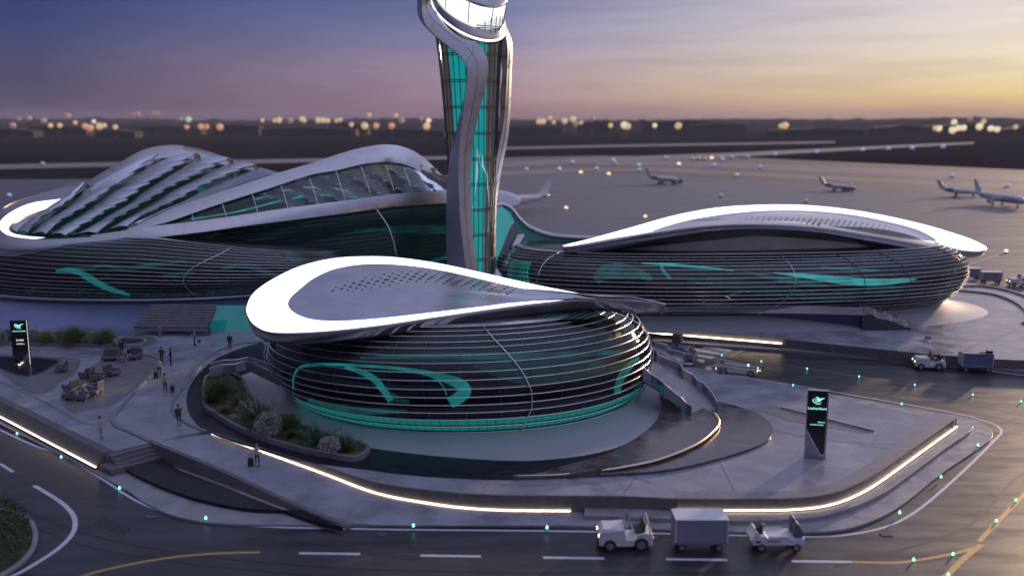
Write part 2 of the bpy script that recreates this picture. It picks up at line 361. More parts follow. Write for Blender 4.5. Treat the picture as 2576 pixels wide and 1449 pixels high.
# near roads (dark asphalt) and the wide concrete apron behind
flat('road', [at(-3000, 1300)+Vector((0, -60, 0)), Vector((90, 20, 0)), Vector((110, 96, 0)), Vector((60, 140, 0)), Vector((-200, 140, 0))], .004, M['asphalt'])
flat('apron', [Vector((-40, 118, 0))] + [at(1180, 470), at(1253, 450), at(1436, 437), at(1646, 441), at(1855, 453), at(2065, 466), at(2274, 475), at(2576, 486), at(3400, 520), Vector((300, 96, 0)), Vector((96, 92, 0)), Vector((80, 60, 0)), Vector((70, 96, 0))], .008, M['apron'])
for k, (up_, lo_) in enumerate([
    ([(1180, 433), (1436, 424), (1646, 421), (1855, 432), (2274, 452), (2576, 466), (3200, 500)], [(1180, 446), (1436, 434), (1646, 430), (1855, 441), (2274, 463), (2576, 475), (3200, 510)]),
    ([(1500, 409), (1646, 405), (1855, 409), (2274, 426), (2576, 440), (3200, 470)], [(1500, 417), (1646, 415), (1855, 424), (2274, 443), (2576, 457), (3200, 488)]),
    ([(1180, 412), (1436, 399), (1855, 384), (2274, 365), (2450, 358)], [(1180, 424), (1436, 412), (1855, 395), (2274, 371), (2450, 362)]),
    ([(-900, 424), (0, 414), (500, 404), (1180, 392)], [(-900, 436), (0, 426), (500, 415), (1180, 400)]),
    ([(1180, 372), (1600, 364), (2100, 356)], [(1180, 378), (1600, 369), (2100, 360)]),
    ]):
    flat('runway', G(up_) + G(lo_)[::-1], .012, M['runway'])
flat('taxiway', G([(-1500, 480), (0, 452), (300, 450), (700, 446), (1180, 440)]) + G([(1180, 520), (700, 700), (-1500, 700)]), .006, M['apron'])
flat('shoulder', G([(1180, 470), (1180, 398), (1500, 392), (1900, 398), (2576, 428), (3300, 462), (3300, 545), (2576, 500), (1855, 465), (1436, 450)]), .005, M['shoulder'])
# apron joint and painted lines
for k, pts in enumerate([[(1500, 470), (2000, 500), (2576, 538)], [(1320, 560), (1700, 520), (2100, 480)], [(1400, 600), (2000, 540), (2500, 500)], [(1300, 500), (1800, 545), (2300, 600), (2576, 640)], [(2300, 500), (2576, 560)]]):
    line('joint_line', G(pts), .25, .014, M['runway'])
line('taxi_line', [at(2417, 672), at(2540, 632)], .35, .018, M['yline'])
line('taxi_line', [at(1290, 522), at(1424, 523)], .35, .018, M['yline'])
# ------------------------------------------------------------------ far ridge and trees on the horizon
for nm, Y0, h0, h1, x0, x1, mm in (('hills', 2600, 6, 26, -3600, 3600, 'field'), ('hills', 3400, 16, 40, -4600, 4600, 'field')):
    rings = [[], [], []]; n = 700
    for i in range(n):
        x = x0 + (x1-x0)*i/(n-1); h = h0 + (h1-h0)*max(0, noise.noise(Vector((x*.0016, Y0*.01, 0)))*.8+.3) + 9*max(0, noise.noise(Vector((x*.012, 3, Y0)))) + 7*max(0, noise.noise(Vector((x*.03, 5, Y0)))) 
        rings[0].append((x, Y0-30, 0)); rings[1].append((x, Y0, h)); rings[2].append((x, Y0+120, 0))
    b = MB(); b.loft([[Vector(p) for p in r_] for r_ in rings], closed=False); struct(b.build(nm, M[mm]))
# city lights (lamps with masts), colours as in the photograph
cl = {'amber': ((1, .62, .25), .95), 'yellow': ((1, .70, .32), .85), 'orange': ((1, .42, .18), .8), 'white': ((1, .88, .72), 1.3), 'pink': ((.9, .35, .28), .42), 'mint': ((.65, .95, .75), .8), 'dim': ((.8, .5, .35), .35), 'cream': ((1, .84, .50), 1.25)}
for k, (c, s_) in cl.items(): M['cl_'+k] = mat('city_'+k, (.3, .3, .3), emit=c, estr=s_*.62)
CITY = [(48, 463*0+300, 'dim'), (73, 298, 'dim'), (110, 439*0+304, 'dim'), (127, 316, 'amber'), (150, 316, 'amber'), (189, 309, 'amber'), (214, 318, 'orange'), (236, 306, 'white'), (250, 318, 'yellow'), (262, 316, 'yellow'), (290, 320, 'amber'), (226, 322, 'orange'), (337, 288, 'pink'), (347, 288, 'pink'), (388, 287, 'pink'), (397, 287, 'pink'), (455, 300, 'dim'), (474, 301, 'mint'), (470, 320, 'orange'), (505, 319, 'orange'), (520, 319, 'orange'), (553, 320, 'orange'), (170, 292, 'pink'), (32, 316, 'pink'),
        (660, 303, 'amber'), (690, 304, 'amber'), (702, 303, 'amber'), (730, 304, 'dim'), (760, 300, 'yellow'), (766, 304, 'yellow'), (800, 303, 'yellow'), (812, 303, 'yellow'), (824, 304, 'yellow'), (846, 304, 'yellow'), (856, 302, 'yellow'), (884, 314, 'yellow'), (917, 317, 'yellow'), (929, 290, 'yellow'), (946, 317, 'orange'), (985, 317, 'orange'), (996, 291, 'amber'), (1010, 304, 'dim'), (1078, 304, 'cream'), (1073, 318, 'amber'), (1060, 300, 'dim'),
        (1356, 306, 'yellow'), (1366, 306, 'yellow'), (1384, 297, 'yellow'), (1393, 308, 'yellow'), (1420, 305, 'yellow'), (1441, 300, 'yellow'), (1462, 309, 'yellow'), (1448, 312, 'dim'), (1490, 298, 'dim'), (1536, 316, 'amber'), (1570, 315, 'cream'), (1578, 318, 'yellow'), (1647, 316, 'cream'), (1706, 317, 'yellow'), (1964, 317, 'yellow'), (1975, 316, 'amber'),
        (2362, 324, 'cream'), (2352, 323, 'yellow'), (2400, 308, 'cream'), (2396, 328, 'cream'), (2410, 323, 'cream'), (2424, 322, 'cream'), (2464, 319, 'cream'), (2474, 306, 'yellow'), (2492, 324, 'cream'), (2508, 326, 'cream'), (2440, 300, 'dim'), (2555, 320, 'yellow')]
cnt = {}
for px, py, c in sorted(CITY):
    Yc = 1500; p = atY(px, py, Yc); p.z = max(5.4, p.z)
    if py > 312: p = atY(px, py, 1250); p.z = max(5.4, p.z)
    o = empty('city_light', (p.x, p.y, 0)); k = cnt.get(c, 0); cnt[c] = k+1
    b = MB(); b.ball((0, 0, p.z), random.choice((3.0, 3.8, 4.4)), 12, 8); b.build('lamp_head', M['cl_'+c], o, smooth=True)
    b = MB(); b.cyl((0, 0, 0), (0, 0, p.z-3.0), .5, n=6); b.build('mast', M['darkmetal'], o)
    cname = {'dim': 'faint brown', 'cream': 'bright cream', 'pink': 'dull pink', 'white': 'bright white', 'mint': 'pale mint', 'amber': 'amber', 'yellow': 'yellow', 'orange': 'orange'}[c]
    tag(o, f'{ORD[k]} {cname} blurred town light from the left on the dark horizon', 'town light', 'town lights along the horizon')
# coloured lights out on the taxiways
TL = [(1362*0+1324, 425, 'b'), (1407, 425, 'c'), (1440, 408, 'b'), (1461, 434, 'a'), (1531, 438, 'a'), (1500, 424, 'b'), (1542, 403, 'b'), (1547, 409, 'g'), (1607, 415, 'c'), (1608, 427, 'b'), (1675, 397, 'b'), (1708, 413, 'a'), (1743, 399, 'g'), (1757, 398, 'g'), (1772, 399, 'g'), (1790, 398, 'a'), (1816, 397, 'g'), (1818, 402, 'b'), (1841, 396, 'g'), (1796, 415, 'b'), (1854, 440, 'c'), (1912, 420, 'b'), (1950, 388, 'b'), (2055, 382, 'b'), (2170, 377, 'b'), (2235, 374, 'b'), (2295, 373, 'b'), (2372, 370, 'b'), (2395, 442, 'b'), (2534, 467, 'b'), (1637*0+1623, 545, 'a'), (1424, 523, 'a'), (23, 491, 'b'), (107, 412, 'd'), (1880, 395, 'd'), (1813, 492, 'd'), (2027, 505, 'd'), (2531, 632, 'a')]
tc_ = {'b': ((.35, .42, 1), .9, 'blue'), 'c': ((.2, .8, .9), 1.0, 'cyan'), 'a': ((1, .72, .38), 2.2, 'amber'), 'g': ((.45, .65, .4), .5, 'green'), 'd': ((.6, .6, .75), .4, 'pale grey')}
for k, (c, s_, n_) in tc_.items(): M['tl_'+k] = mat('taxi_'+n_, (.3, .3, .3), emit=c, estr=s_*.6)
cnt = {}
for px, py, c in sorted(TL):
    p = at(px, py, 0); d = p.length; r_ = max(.16, d*.0018); p = at(px, py, r_)
    o = empty('taxiway_light', (p.x, p.y, 0)); k = cnt.get(c, 0); cnt[c] = k+1
    b = MB(); b.ball((0, 0, r_+.02), r_, 12, 8); b.build('lamp_head', M['tl_'+c], o, smooth=True)
    b = MB(); b.cyl((0, 0, 0), (0, 0, r_*.6), r_*1.1, n=10); b.build('base', M['darkmetal'], o)
    tag(o, f'{ORD[k]} {tc_[c][2]} light from the left out on the airfield', 'airfield light', 'coloured lights on the far taxiways')
# ================================================================== PLAZA (heights in metres)
ZP = 1.2; ZB = .42; ZA = .15
ledL = [(537, 1089, 1.14), (674, 1137, 1.0), (815, 1187, .80), (954, 1238, .55), (1100, 1265, .36), (1200, 1276, .28), (1300, 1280, .26), (1433, 1281, .26)]
ledR = [(1700, 1279, .5), (1850, 1280, .5), (1990, 1278, .5), (2080, 1267, .5), (2150, 1242, .5), (2210, 1207, .5), (2290, 1150, .5), (2370, 1093, .5), (2401, 1071, .5)]
wallL = crs([Vector((p.x, p.y, 0)) for p in GZ(ledL)], 8)
wallR = crs([Vector((p.x, p.y, 0)) for p in GZ(ledR)], 8)
# left wall: straight, top edge on the plaza level
e0 = at(0, 1006, ZP); e1 = at(268, 1139, ZP); dv = (e0-e1).normalized(); eL = e1 + dv*70
back = [at(2401, 1058, ZP), at(2348, 1050, ZP), at(2077, 999, ZP), at(1935, 960, ZP), at(1797, 940, ZP), at(1705, 924, ZP), at(1640, 895, ZP), at(1600, 850, ZP)]
flatp = lambda P: [Vector((p.x, p.y, 0)) for p in P]
plaza_out = flatp([eL, e1, at(381, 1112, ZP), at(400, 1112, ZP), at(517, 1085, ZP)]) + wallL + flatp([at(1560, 1280, .3)]) + wallR + flatp(back) + [Vector((14, 118, 0)), Vector((14, 150, 0)), Vector((-130, 150, 0)), Vector((-130, eL.y+40, 0))]
b = MB(); b.prism(plaza_out, 0, ZP); o = b.build('plaza', M['plaza']); struct(o)
# lower aprons of the plaza
sa = [(-420, 830*0+860), (0, 1066), (272, 1205), (370, 1266), (444, 1298), (556, 1316), (741, 1319), (900, 1320), (1440, 1322), (1760, 1334), (1990, 1338), (2118, 1331), (2210, 1302), (2279, 1261), (2371, 1188), (2467, 1123), (2497, 1096), (2490, 1077), (2462, 1059), (2417, 1048), (2250, 1018), (2077, 988), (1921, 955), (1797, 932), (1700, 918), (1640, 888), (1560, 850)]
A = crs(flatp(G(sa, ZA)), 5) + [Vector((10, 110, 0)), Vector((-130, 112, 0)), Vector((-130, 80, 0))]
b = MB(); b.prism(A, 0, ZA); o = b.build('pavement', M['concrete']); struct(bevel(o, .03))
sb = [(1470, 1296), (1700, 1304), (1843, 1309), (1980, 1306), (2095, 1291), (2210, 1246), (2302, 1183), (2380, 1125), (2446, 1078), (2420, 1068), (2300, 1100)]
Bp = crs(flatp(G(sb, ZB)), 5)[:-5] + flatp([at(2350, 1080, ZB), at(2200, 1150, ZB), at(1990, 1230, ZB), at(1470, 1240, ZB)])
b = MB(); b.prism(Bp, ZA+.004, ZB); o = b.build('pavement', M['concrete']); struct(bevel(o, .03))
# dark stone facing of the plaza walls with their light slot
def wallface(path, z0, z1, t, m, name, off=.02):
    b = MB(); b.bar([Vector((p.x, p.y, z0)) for p in path], t, z1-z0); return b.build(name, m)
def led_strip(path, label, rz=.05, r=.034):
    o = empty('light_strip', tuple(path[0])); tag(o, label, 'light strip', 'warm light strips along the plaza walls')
    P = [p-path[0] for p in path]
    b = MB(); b.tube(P, r, 6); b.build('lamp', M['led'], o, smooth=True)
    b = MB(); b.bar([p+Vector((0, 0, -r-.05)) for p in P], .16, .05); b.build('housing', M['ledfix'], o)
    return o
def offs(path, d):
    P = [Vector(p) for p in path]; n = len(P); q = []
    for i, p in enumerate(P):
        a = P[max(0, i-1)]; b = P[min(n-1, i+1)]; t = b-a; t.z = 0; t.normalize(); q.append(p + Vector((t.y, -t.x, 0))*d)
    return q
ledLp = crs(GZ(ledL), 8); ledRp = crs(GZ(ledR), 8)
w = wallface(offs(wallL, .06), 0, ZP+.03, .16, M['wallstone'], 'retaining_wall'); tag(w, 'dark stone retaining wall rising along the ramp in front of the teardrop building', 'wall')
w = wallface(offs(wallR, .06), ZB+.004, ZP+.03, .16, M['wallstone'], 'retaining_wall'); tag(w, 'low dark stone wall round the right corner of the forecourt', 'wall')
w = wallface(offs([wallL[-1]+Vector((.1, 0, 0)), at(1560, 1280, .3)*1.0, wallR[0]-Vector((.1, 0, 0))], .06), .1, ZP+.03, .16, M['wallstone'], 'retaining_wall'); tag(w, 'short unlit wall section between the two light strips of the forecourt', 'wall')
led_strip([p+Vector((.05, 0, 0)) for p in offs(ledLp, .22)], 'long curved warm light strip beside the ramp and the man with a suitcase')
led_strip(offs(ledRp, .22), 'warm light strip curving round the right corner of the forecourt')
# coping bands (broad smooth edge on the right hand forecourt)
cop = offs(wallR, -.55); line('coping', cop, 1.15, ZP+.008, M['kerb'])
# left sloping wall
b = MB(); P0 = eL; P1 = e1; nrm = Vector((dv.y, -dv.x, 0)); nrm = nrm if nrm.y < 0 else -nrm
tp0 = Vector((P0.x, P0.y, ZP+.06)); tp1 = Vector((P1.x, P1.y, ZP+.06))
def wl(t, a, z): p = tp1.lerp(tp0, t) + nrm*a; p.z = z; return p
b.loft([[wl(t, -.5, ZP+.05), wl(t, .18, ZP+.06), wl(t, .75, .42), wl(t, .78, .02), wl(t, -.5, .02)] for t in (0, 1)])
tag(b.build('retaining_wall', M['wallstone']), 'long dark sloping wall on the left above a warm light strip', 'wall')
led_strip([wl(1-t/12, .86, .36) for t in range(13)], 'straight warm light strip below the long sloping wall on the left')
# end block beside the steps
ea = e1; 
b = MB(); bl = [at(262, 1137, ZP), at(275, 1141, ZP), at(302, 1172, .6), at(272, 1190, .25)]
b.prism([wl(-.005, -.9, 0), wl(-.005, .72, 0), wl(-.03, .72, 0), wl(-.03, -.9, 0)], 0, ZP*.5); tag(b.build('wall_end', M['wallstone']), 'dark block closing the sloping wall beside the front steps', 'wall')
# steps
sA = at(273, 1141, ZP); sB = at(384, 1112, ZP); tA = at(275, 1197, .15); tB = at(412, 1143, .3)
st = empty('front_steps', (sA.x, sA.y, 0)); tag(st, 'flight of five dark steps going down from the left plaza beside the ramp', 'steps')
dS = Vector((sB.x-sA.x, sB.y-sA.y, 0)); nS = Vector((dS.y, -dS.x, 0)).normalized(); nS = nS if nS.y < 0 else -nS
run = .40
for i in range(5):
    z1 = ZP - (ZP-ZA)/5*(i+1) + .21*0; b = MB()
    a = Vector((sA.x, sA.y, 0)) + nS*(run*i) ; c = Vector((sB.x, sB.y, 0)) + nS*(run*i) + dS.normalized()*(.18*i)
    pr = [a-st.location, c-st.location, c+nS*run-st.location, a+nS*run-st.location]; pr = [Vector((p.x, p.y, 0)) for p in pr]
    b.prism(pr, 0.0, ZP-(ZP-ZA)/5.0*i-.10); bevel(b.build('step', M['inlay'], st), .02)
    q = MB(); q.bar([pr[3].lerp(pr[0], .08)+Vector((0, 0, ZP-(ZP-ZA)/5.0*i-.10)), pr[2].lerp(pr[1], .08)+Vector((0, 0, ZP-(ZP-ZA)/5.0*i-.10))], .05, .02); q.build('nosing', M['metal'], st)
# ramp: left edge, right edge
rl_ = resample(crs(GZ([(392, 1111, ZP), (481, 1148, 1.05), (593, 1196, .80), (704, 1248, .52), (815, 1294, .30), (900, 1318, .19), (1100, 1322, .17), (1433, 1322, .16)]), 6), 40)
rr_ = resample(ledLp, 40)
b = MB(); b.loft([[p+Vector((0, 0, .02)) for p in rl_], [l.lerp(r_, .5)+Vector((0, 0, .02)) for l, r_ in zip(rl_, rr_)], [p+Vector((0, 0, -.02)) for p in rr_]], closed=False)
o = b.build('ramp', M['plaza'], smooth=True); struct(o)
wl_ = crs(GZ([(381, 1109, ZP+.05), (481, 1148, 1.12), (593, 1196, .87), (704, 1248, .60), (815, 1295, .38), (889, 1318, .22)]), 8)
b = MB(); n = len(wl_); b.loft([[p+Vector((.05, .1, 0)), p+Vector((-.12, -.22, .0)), Vector((p.x-.2, p.y-.34, .1)), Vector((p.x+.1, p.y+.2, .1))] for p in wl_])
tag(b.build('ramp_wall', M['wallstone'], autos=R(30)), 'dark tapering side wall of the ramp above the black stone bed', 'wall')
# raised black bed beside the ramp
bd = flatp(G([(315, 1179), (370, 1163), (405, 1150)], .4)) + flatp([p+Vector((-.5, -.9, 0)) for p in wl_[8:42:4]]) + crs(flatp(G([(759, 1283), (630, 1279), (519, 1259), (444, 1237), (370, 1207), (315, 1179)], .4)), 5)[:-1]
b = MB(); b.prism(bd, ZA+.004, .40); tag(bevel(b.build('stone_bed', M['black']), .03), 'raised bed of black polished stone between the front steps and the ramp', 'stone bed')
# pond ring, marble discs (right)
cen = Vector((-4.6, 82.5, 0))
ringO = crs(flatp(G([(655, 862), (600, 878), (540, 905), (495, 945), (472, 985), (472, 1030), (500, 1072), (560, 1103), (667, 1136), (763, 1161), (906, 1180), (1048, 1197), (1239, 1207), (1400, 1203), (1567, 1176), (1650, 1150), (1690, 1120), (1700, 1000), (1660, 900), (1640, 860)], ZP)), 5)[:-1]
flat('reflecting_pool', ringO + [Vector((12, 96, 0)), Vector((-24, 97, 0))], ZP+.010, M['black'])
d2 = crs(flatp(G([(1290, 1201), (1567, 1190), (1705, 1176), (1843, 1142), (1925, 1110), (1944, 1082), (1930, 1055), (1889, 1032), (1806, 1009), (1700, 990), (1640, 960)], ZP+.2)), 6)
b = MB(); b.prism(d2 + crs(flatp(G([(1640, 960), (1666, 985), (1668, 1012), (1652, 1058), (1608, 1102), (1550, 1134), (1450, 1162), (1360, 1188)], ZP+.2)), 4)[1:], ZP+.012, ZP+.2); tag(bevel(b.build('stone_terrace', M['marble']), .04), 'outer low curved terrace of veined dark stone right of the teardrop building', 'terrace')
d1 = crs(flatp(G([(1430, 1192), (1567, 1172), (1659, 1152), (1751, 1115), (1797, 1079), (1806, 1058), (1794, 1038), (1740, 1015), (1660, 980)], ZP+.4)), 6)
b = MB(); b.prism(d1 + crs(flatp(G([(1660, 980), (1670, 1008), (1654, 1054), (1610, 1096), (1556, 1126), (1490, 1160)], ZP+.4)), 4)[1:], ZP+.204, ZP+.4); tag(bevel(b.build('stone_terrace', M['marble']), .04), 'inner raised terrace of veined dark stone with a gilded rim', 'terrace')
gp = crs(GZ([(1290, 1196, ZP+.22), (1400, 1194, ZP+.25), (1500, 1184, ZP+.30), (1567, 1175, ZP+.36), (1659, 1155, ZP+.40), (1751, 1118, ZP+.42), (1797, 1082, ZP+.42), (1808, 1060, ZP+.42), (1796, 1040, ZP+.42)]), 6)
b = MB(); b.tube(gp, lambda t: .05+.11*t, 8); gm = mat('gilt_rim', (.62, .52, .38), .3, metal=.9); tag(b.build('rim_rail', gm, smooth=True), 'thin gilded metal rail edging the inner dark terrace', 'rail')
# inlaid bands and kerbs on the left plaza
def z5(P): return [(x*.3292, 749.6+y*.3292) for x, y in P]
kerbL = crs(G(z5([(620, 425), (850, 420), (1050, 432), (1180, 452), (1212, 500), (1150, 590), (1000, 750), (905, 860), (868, 905), (862, 945), (900, 985), (1000, 1030), (1150, 1098)]), ZP), 6)
b = MB(); b.bar(kerbL, .32, .10); tag(bevel(b.build('kerb', M['kerb']), .02), 'curved low kerb round the lounge seating on the left plaza', 'kerb')
kerbR = crs(G(z5([(2040, 335), (1850, 350), (1680, 400), (1560, 480), (1480, 590), (1400, 690), (1340, 760), (1316, 820), (1340, 900), (1450, 970), (1570, 1020)]), ZP), 6)
b = MB(); b.bar(kerbR, .30, .10); tag(bevel(b.build('kerb', M['kerb']), .02), 'curved low kerb between the walkway and the dark pool', 'kerb')
lounge = crs(G(z5([(700, 520), (860, 455), (1050, 440), (1172, 470), (1195, 525), (1120, 615), (970, 745), (900, 800), (800, 838), (690, 850), (560, 880), (500, 830), (520, 720), (600, 620)]), ZP), 5, True)
flat('floor_inlay', lounge, ZP+.006, M['inlay'])
flat('floor_inlay', crs(G(z5([(0, 555), (120, 520), (160, 470), (430, 450), (590, 460), (615, 490), (560, 590), (450, 650), (380, 715), (270, 735), (170, 700), (60, 620)]), ZP), 5, True), ZP+.006, M['inlay'])
b = MB(); b.bar(crs(G(z5([(-200, 440), (100, 448), (440, 470), (400, 530), (270, 595), (180, 600), (60, 570), (-200, 470)]), ZP), 6), .14, .09); tag(b.build('kerb', M['metal2']), 'thin metal kerb round the dark basin under the left sign pillar', 'kerb')
flat('floor_basin', crs(G(z5([(-200, 445), (100, 452), (430, 474), (390, 530), (270, 590), (180, 595), (60, 565), (-200, 480)]), ZP), 5, True), ZP+.010, M['black'])
for k, P in enumerate([[(0, 640), (350, 800), (560, 920), (660, 962), (760, 960), (850, 930)], [(0, 395), (320, 398), (700, 402), (1000, 420), (1215, 440)], [(1220, 1100), (1400, 1050), (1570, 1020)], [(0, 770), (400, 968), (820, 1180)]]):
    line('floor_groove', crs(G(z5(P), ZP), 6), .22, ZP+.012, M['inlay'])
# right forecourt details: joints, and a flat dark sheet standing in for a slot's shade
for P in [[(1570, 1195), (1640, 1215)], [(1800, 1140), (1850, 1240)], [(1944, 1085), (2120, 1110), (2330, 1145)], [(2080, 1110), (2300, 1120)], [(1600, 1200), (1567, 1243)], [(1944, 1080), (2027, 1100)]]:
    line('floor_groove', G(P, ZP), .05, ZP+.012, M['inlay'])
flat('slot_shade', G([(1925, 1033), (1964, 1027), (2200, 1086), (2170, 1090), (1975, 1058)], ZP), ZP+.008, M['inlay'])
b = MB(); b.loft([[p, p+Vector((0, 0, .12)), p+Vector((.05, .1, .12)), p+Vector((.05, .1, 0))] for p in G([(1964, 1026), (2080, 1056), (2200, 1086)], ZP)]); tag(b.build('slot_edge', M['skirt']), 'raised blue grey edge of the wedge slot behind the right sign pillar', 'kerb')
# ================================================================== ROAD MARKINGS
WL = [(-420, 868), (0, 1081), (148, 1143), (259, 1206), (333, 1254), (407, 1287), (481, 1309), (593, 1320), (704, 1326), (850, 1329), (1040, 1332), (1440, 1336), (1760, 1344), (2022, 1350), (2118, 1346), (2210, 1330), (2279, 1302), (2348, 1252), (2440, 1169), (2504, 1105), (2519, 1087), (2510, 1072), (2486, 1062), (2421, 1043), (2256, 1013), (2082, 983), (1921, 956), (1797, 934), (1700, 921), (1672, 905), (1690, 887), (1726, 874), (1755, 868), (1797, 867), (1884, 874), (2026, 888), (2164, 901), (2288, 913), (2486, 933), (2576, 944), (2900, 975)]
line('road_line', crs(G(WL), 5), .20, .010, M['wline'])
line('road_line', G([(1884, 875), (1836, 897)]), .14, .010, M['wline']); line('road_line', G([(1800, 918), (1775, 926)]), .14, .010, M['wline'])
YL = [(1829, 896), (2026, 926), (2164, 948), (2302, 970), (2449, 993), (2576, 1013), (2800, 1050)]
line('road_line_yellow', crs(G(YL), 4), .10, .012, M['yline'])
line('road_line_yellow', crs(G([(2449, 993), (2530, 1012), (2640, 1045)]), 4), .10, .016, M['yline'])
for x0, x1, y in [(752, 906, 1392), (1058, 1210, 1398), (1366, 1520, 1403), (1676, 1830, 1407), (1992, 2142, 1412)]:
    line('road_dash', G([(x0, y-1), (x1, y+1)]), .26, .010, M['wline'])
for P in ([(0, 1166), (33, 1187)], [(-120, 1100), (-60, 1135)]): line('road_dash', G(P), .26, .010, M['wline'])
line('road_line_yellow', crs(G([(2142, 1413), (2256, 1415), (2348, 1402), (2417, 1388), (2458, 1376)]), 5), .26, .012, M['yline'])
line('road_line_yellow', G([(2640, 1180), (2576, 1243), (2462, 1362)]), .30, .012, M['yline'])
line('road_line_yellow', crs(G([(2470, 1370), (2430, 1400), (2389, 1440), (2330, 1500)]), 4), .36, .016, M['yline'])
line('road_line_yellow', crs(G([(654, 1389), (556, 1391), (444, 1400), (333, 1418), (222, 1444), (100, 1490)]), 5), .24, .010, M['yline'])
line('road_line', crs(G([(86, 1221), (148, 1259), (180, 1289), (189, 1315), (181, 1344), (148, 1378), (93, 1415), (30, 1449), (-60, 1480)]), 5), .30, .010, M['wline'])
def zz(P): return [(1621.9+x*.13757, 838.2+y*.13757) for x, y in P]
for P in ([(1045, 255), (1120, 228), (1605, 310), (1545, 340)], [(875, 320), (930, 285), (1465, 380), (1410, 405)], [(930, 415), (970, 380), (1290, 440), (1220, 470)], [(690, 520), (720, 505), (890, 545), (850, 580), (690, 560)], [(935, 490), (970, 470), (1120, 500), (1060, 540)], [(1085, 645), (1150, 600), (1250, 650), (1180, 680)]):
    flat('crossing_bar', G(zz(P)), .010, M['wline'])
# ================================================================== RIGHT PLATFORM (under the wide building)
er = flatp(G([(1560, 822), (1645, 829), (1800, 839), (1967, 853), (2130, 870), (2293, 886), (2486, 902), (2640, 908)], ZP))
eb = flatp(G([(2760, 880), (2740, 820), (2640, 765), (2540, 733), (2420, 712), (2350, 700)], 1.0))
b = MB(); b.prism(crs(er, 4) + crs(eb, 4) + [Vector((60, 150, 0)), Vector((6, 150, 0))], 0, ZP); struct(b.build('terrace_floor', M['plaza']))
lo = crs(flatp(G([(1500, 836), (1645, 856), (1967, 880), (2288, 906), (2486, 925), (2576, 934), (2720, 940)], .3)), 4)
b = MB(); b.prism(lo + [Vector((76, 100, 0)), Vector((6, 116, 0))], 0.0, .3); struct(bevel(b.build('pavement', M['kerb']), .03))
wb = crs(er[:], 5); w = wallface(offs(wb, .06), .304, ZP+.03, .16, M['wallstone'], 'retaining_wall'); tag(w, 'low dark wall along the far side of the service road', 'wall')
led_strip(offs(crs(GZ([(1600, 834, .8), (1645, 837, .8), (1800, 849, .8), (1967, 863, .8)]), 6), .20), 'short warm light strip across the service road behind the teardrop building', r=.06)
for P in ([(2405, 731), (2500, 742), (2560, 765), (2590, 795), (2576, 815)], [(2380, 722), (2480, 722), (2576, 745), (2660, 790)]):
    pp = crs(G(P, ZP), 8); b = MB(); b.bar(pp, .5, .22); tag(b.build('kerb', M['kerb']), 'inner curved kerb round the right end of the wide building' if P[0][0] == 2405 else 'outer curved kerb round the right end of the wide building', 'kerb')
flat('slot_shade', G([(2331, 845), (2345, 845), (2520, 858), (2480, 860), (2335, 853)], ZP), ZP+.008, M['inlay'])  # flat dark sheet imitating the shade inside a narrow slot
b = MB(); b.box(tuple(at(2335, 848, ZP+.15)), (.5, .5, .3)); tag(bevel(b.build('slot_block', M['concrete']), .03), 'small pale block at the left end of the narrow floor slot', 'block')
line('floor_groove', crs(G([(2580, 815), (2540, 838), (2450, 870), (2420, 884)], ZP), 5), .10, ZP+.012, M['inlay'])
# sunken dark basin in front of the wide building
flat('reflecting_pool', crs(G([(1640, 798), (1800, 797), (2000, 800), (2170, 808), (2200, 826), (2140, 832), (1960, 828), (1800, 820), (1640, 815)], ZP), 4, True), ZP+.010, M['black'])
# ================================================================== RING BUILDINGS
def interp(tab, v):
    for (a, x), (b, y) in zip(tab, tab[1:]):
        if v <= b: 
            t = (v-a)/(b-a); t = t*t*(3-2*t)*.5 + t*.5; return x + (y-x)*t
    return tab[-1][1]
class Oval:
    def __init__(s, cx, cy, a, b, rot, z0, z1, inset, n=2.2, shift=None, ztilt=0.0, zx=0.0, back=1.0):
        s.cx, s.cy, s.a, s.b, s.rot, s.z0, s.z1, s.inset, s.n, s.shift, s.ztilt, s.zx, s.back = cx, cy, a, b, rot, z0, z1, inset, n, shift, ztilt, zx, back
    def p(s, u, v, off=0.0, dz=0.0):
        i = interp(s.inset, v); e = 2/s.n; c, q = math.cos(u), math.sin(u)
        x = (s.a-i-off)*math.copysign(abs(c)**e, c); y = (s.b-i-off)*math.copysign(abs(q)**e, q)*(s.back if q > 0 else 1)
        z = s.z0 + (s.z1-s.z0)*v + dz + v*(s.ztilt*q + s.zx*(c if (c > 0 or s.zx > 0) else .25*c))
        if s.shift: x += s.shift(v)
        C_, S_ = math.cos(s.rot), math.sin(s.rot)
        return Vector((s.cx + x*C_ - y*S_, s.cy + x*S_ + y*C_, z))
    def ring(s, v, off=0.0, n=96, dz=0.0): return [s.p(2*math.pi*k/n, v, off, dz) for k in range(n)]
def ring_body(root, O, nrings, vs=None, finw=.075, fint=.04, core='core', cap=True, glass='glass', ns=96):
    vs = vs or [k/nrings for k in range(nrings+1)]
    b = MB(); b.loft([O.ring(v/28, .05, ns) for v in range(29)], True, False, False); b.build('glass_skin', M[glass], root, smooth=True)
    b = MB(); b.loft([O.ring(v/14, 1.5, 64) for v in range(15)], True, False, True); b.build('inner_wall', M[core], root, smooth=True)
    b = MB()
    for v in vs:
        R4 = [O.ring(v, .05, ns, -fint/2), O.ring(v, -finw*.8, ns, -fint/2), O.ring(v, -finw, ns, 0), O.ring(v, -finw*.8, ns, fint/2), O.ring(v, .05, ns, fint/2)]
        b.loft(R4, True, False, False)
    b.build('facade_fins', M['fin'], root, autos=R(35))
    if cap:
        b = MB(); b.loft([O.ring(1, 0, ns, .02), O.ring(1, .6, ns, .06), O.ring(1, .7, ns, -.05)], True, False, True); b.build('roof_deck', M['metal2'], root)
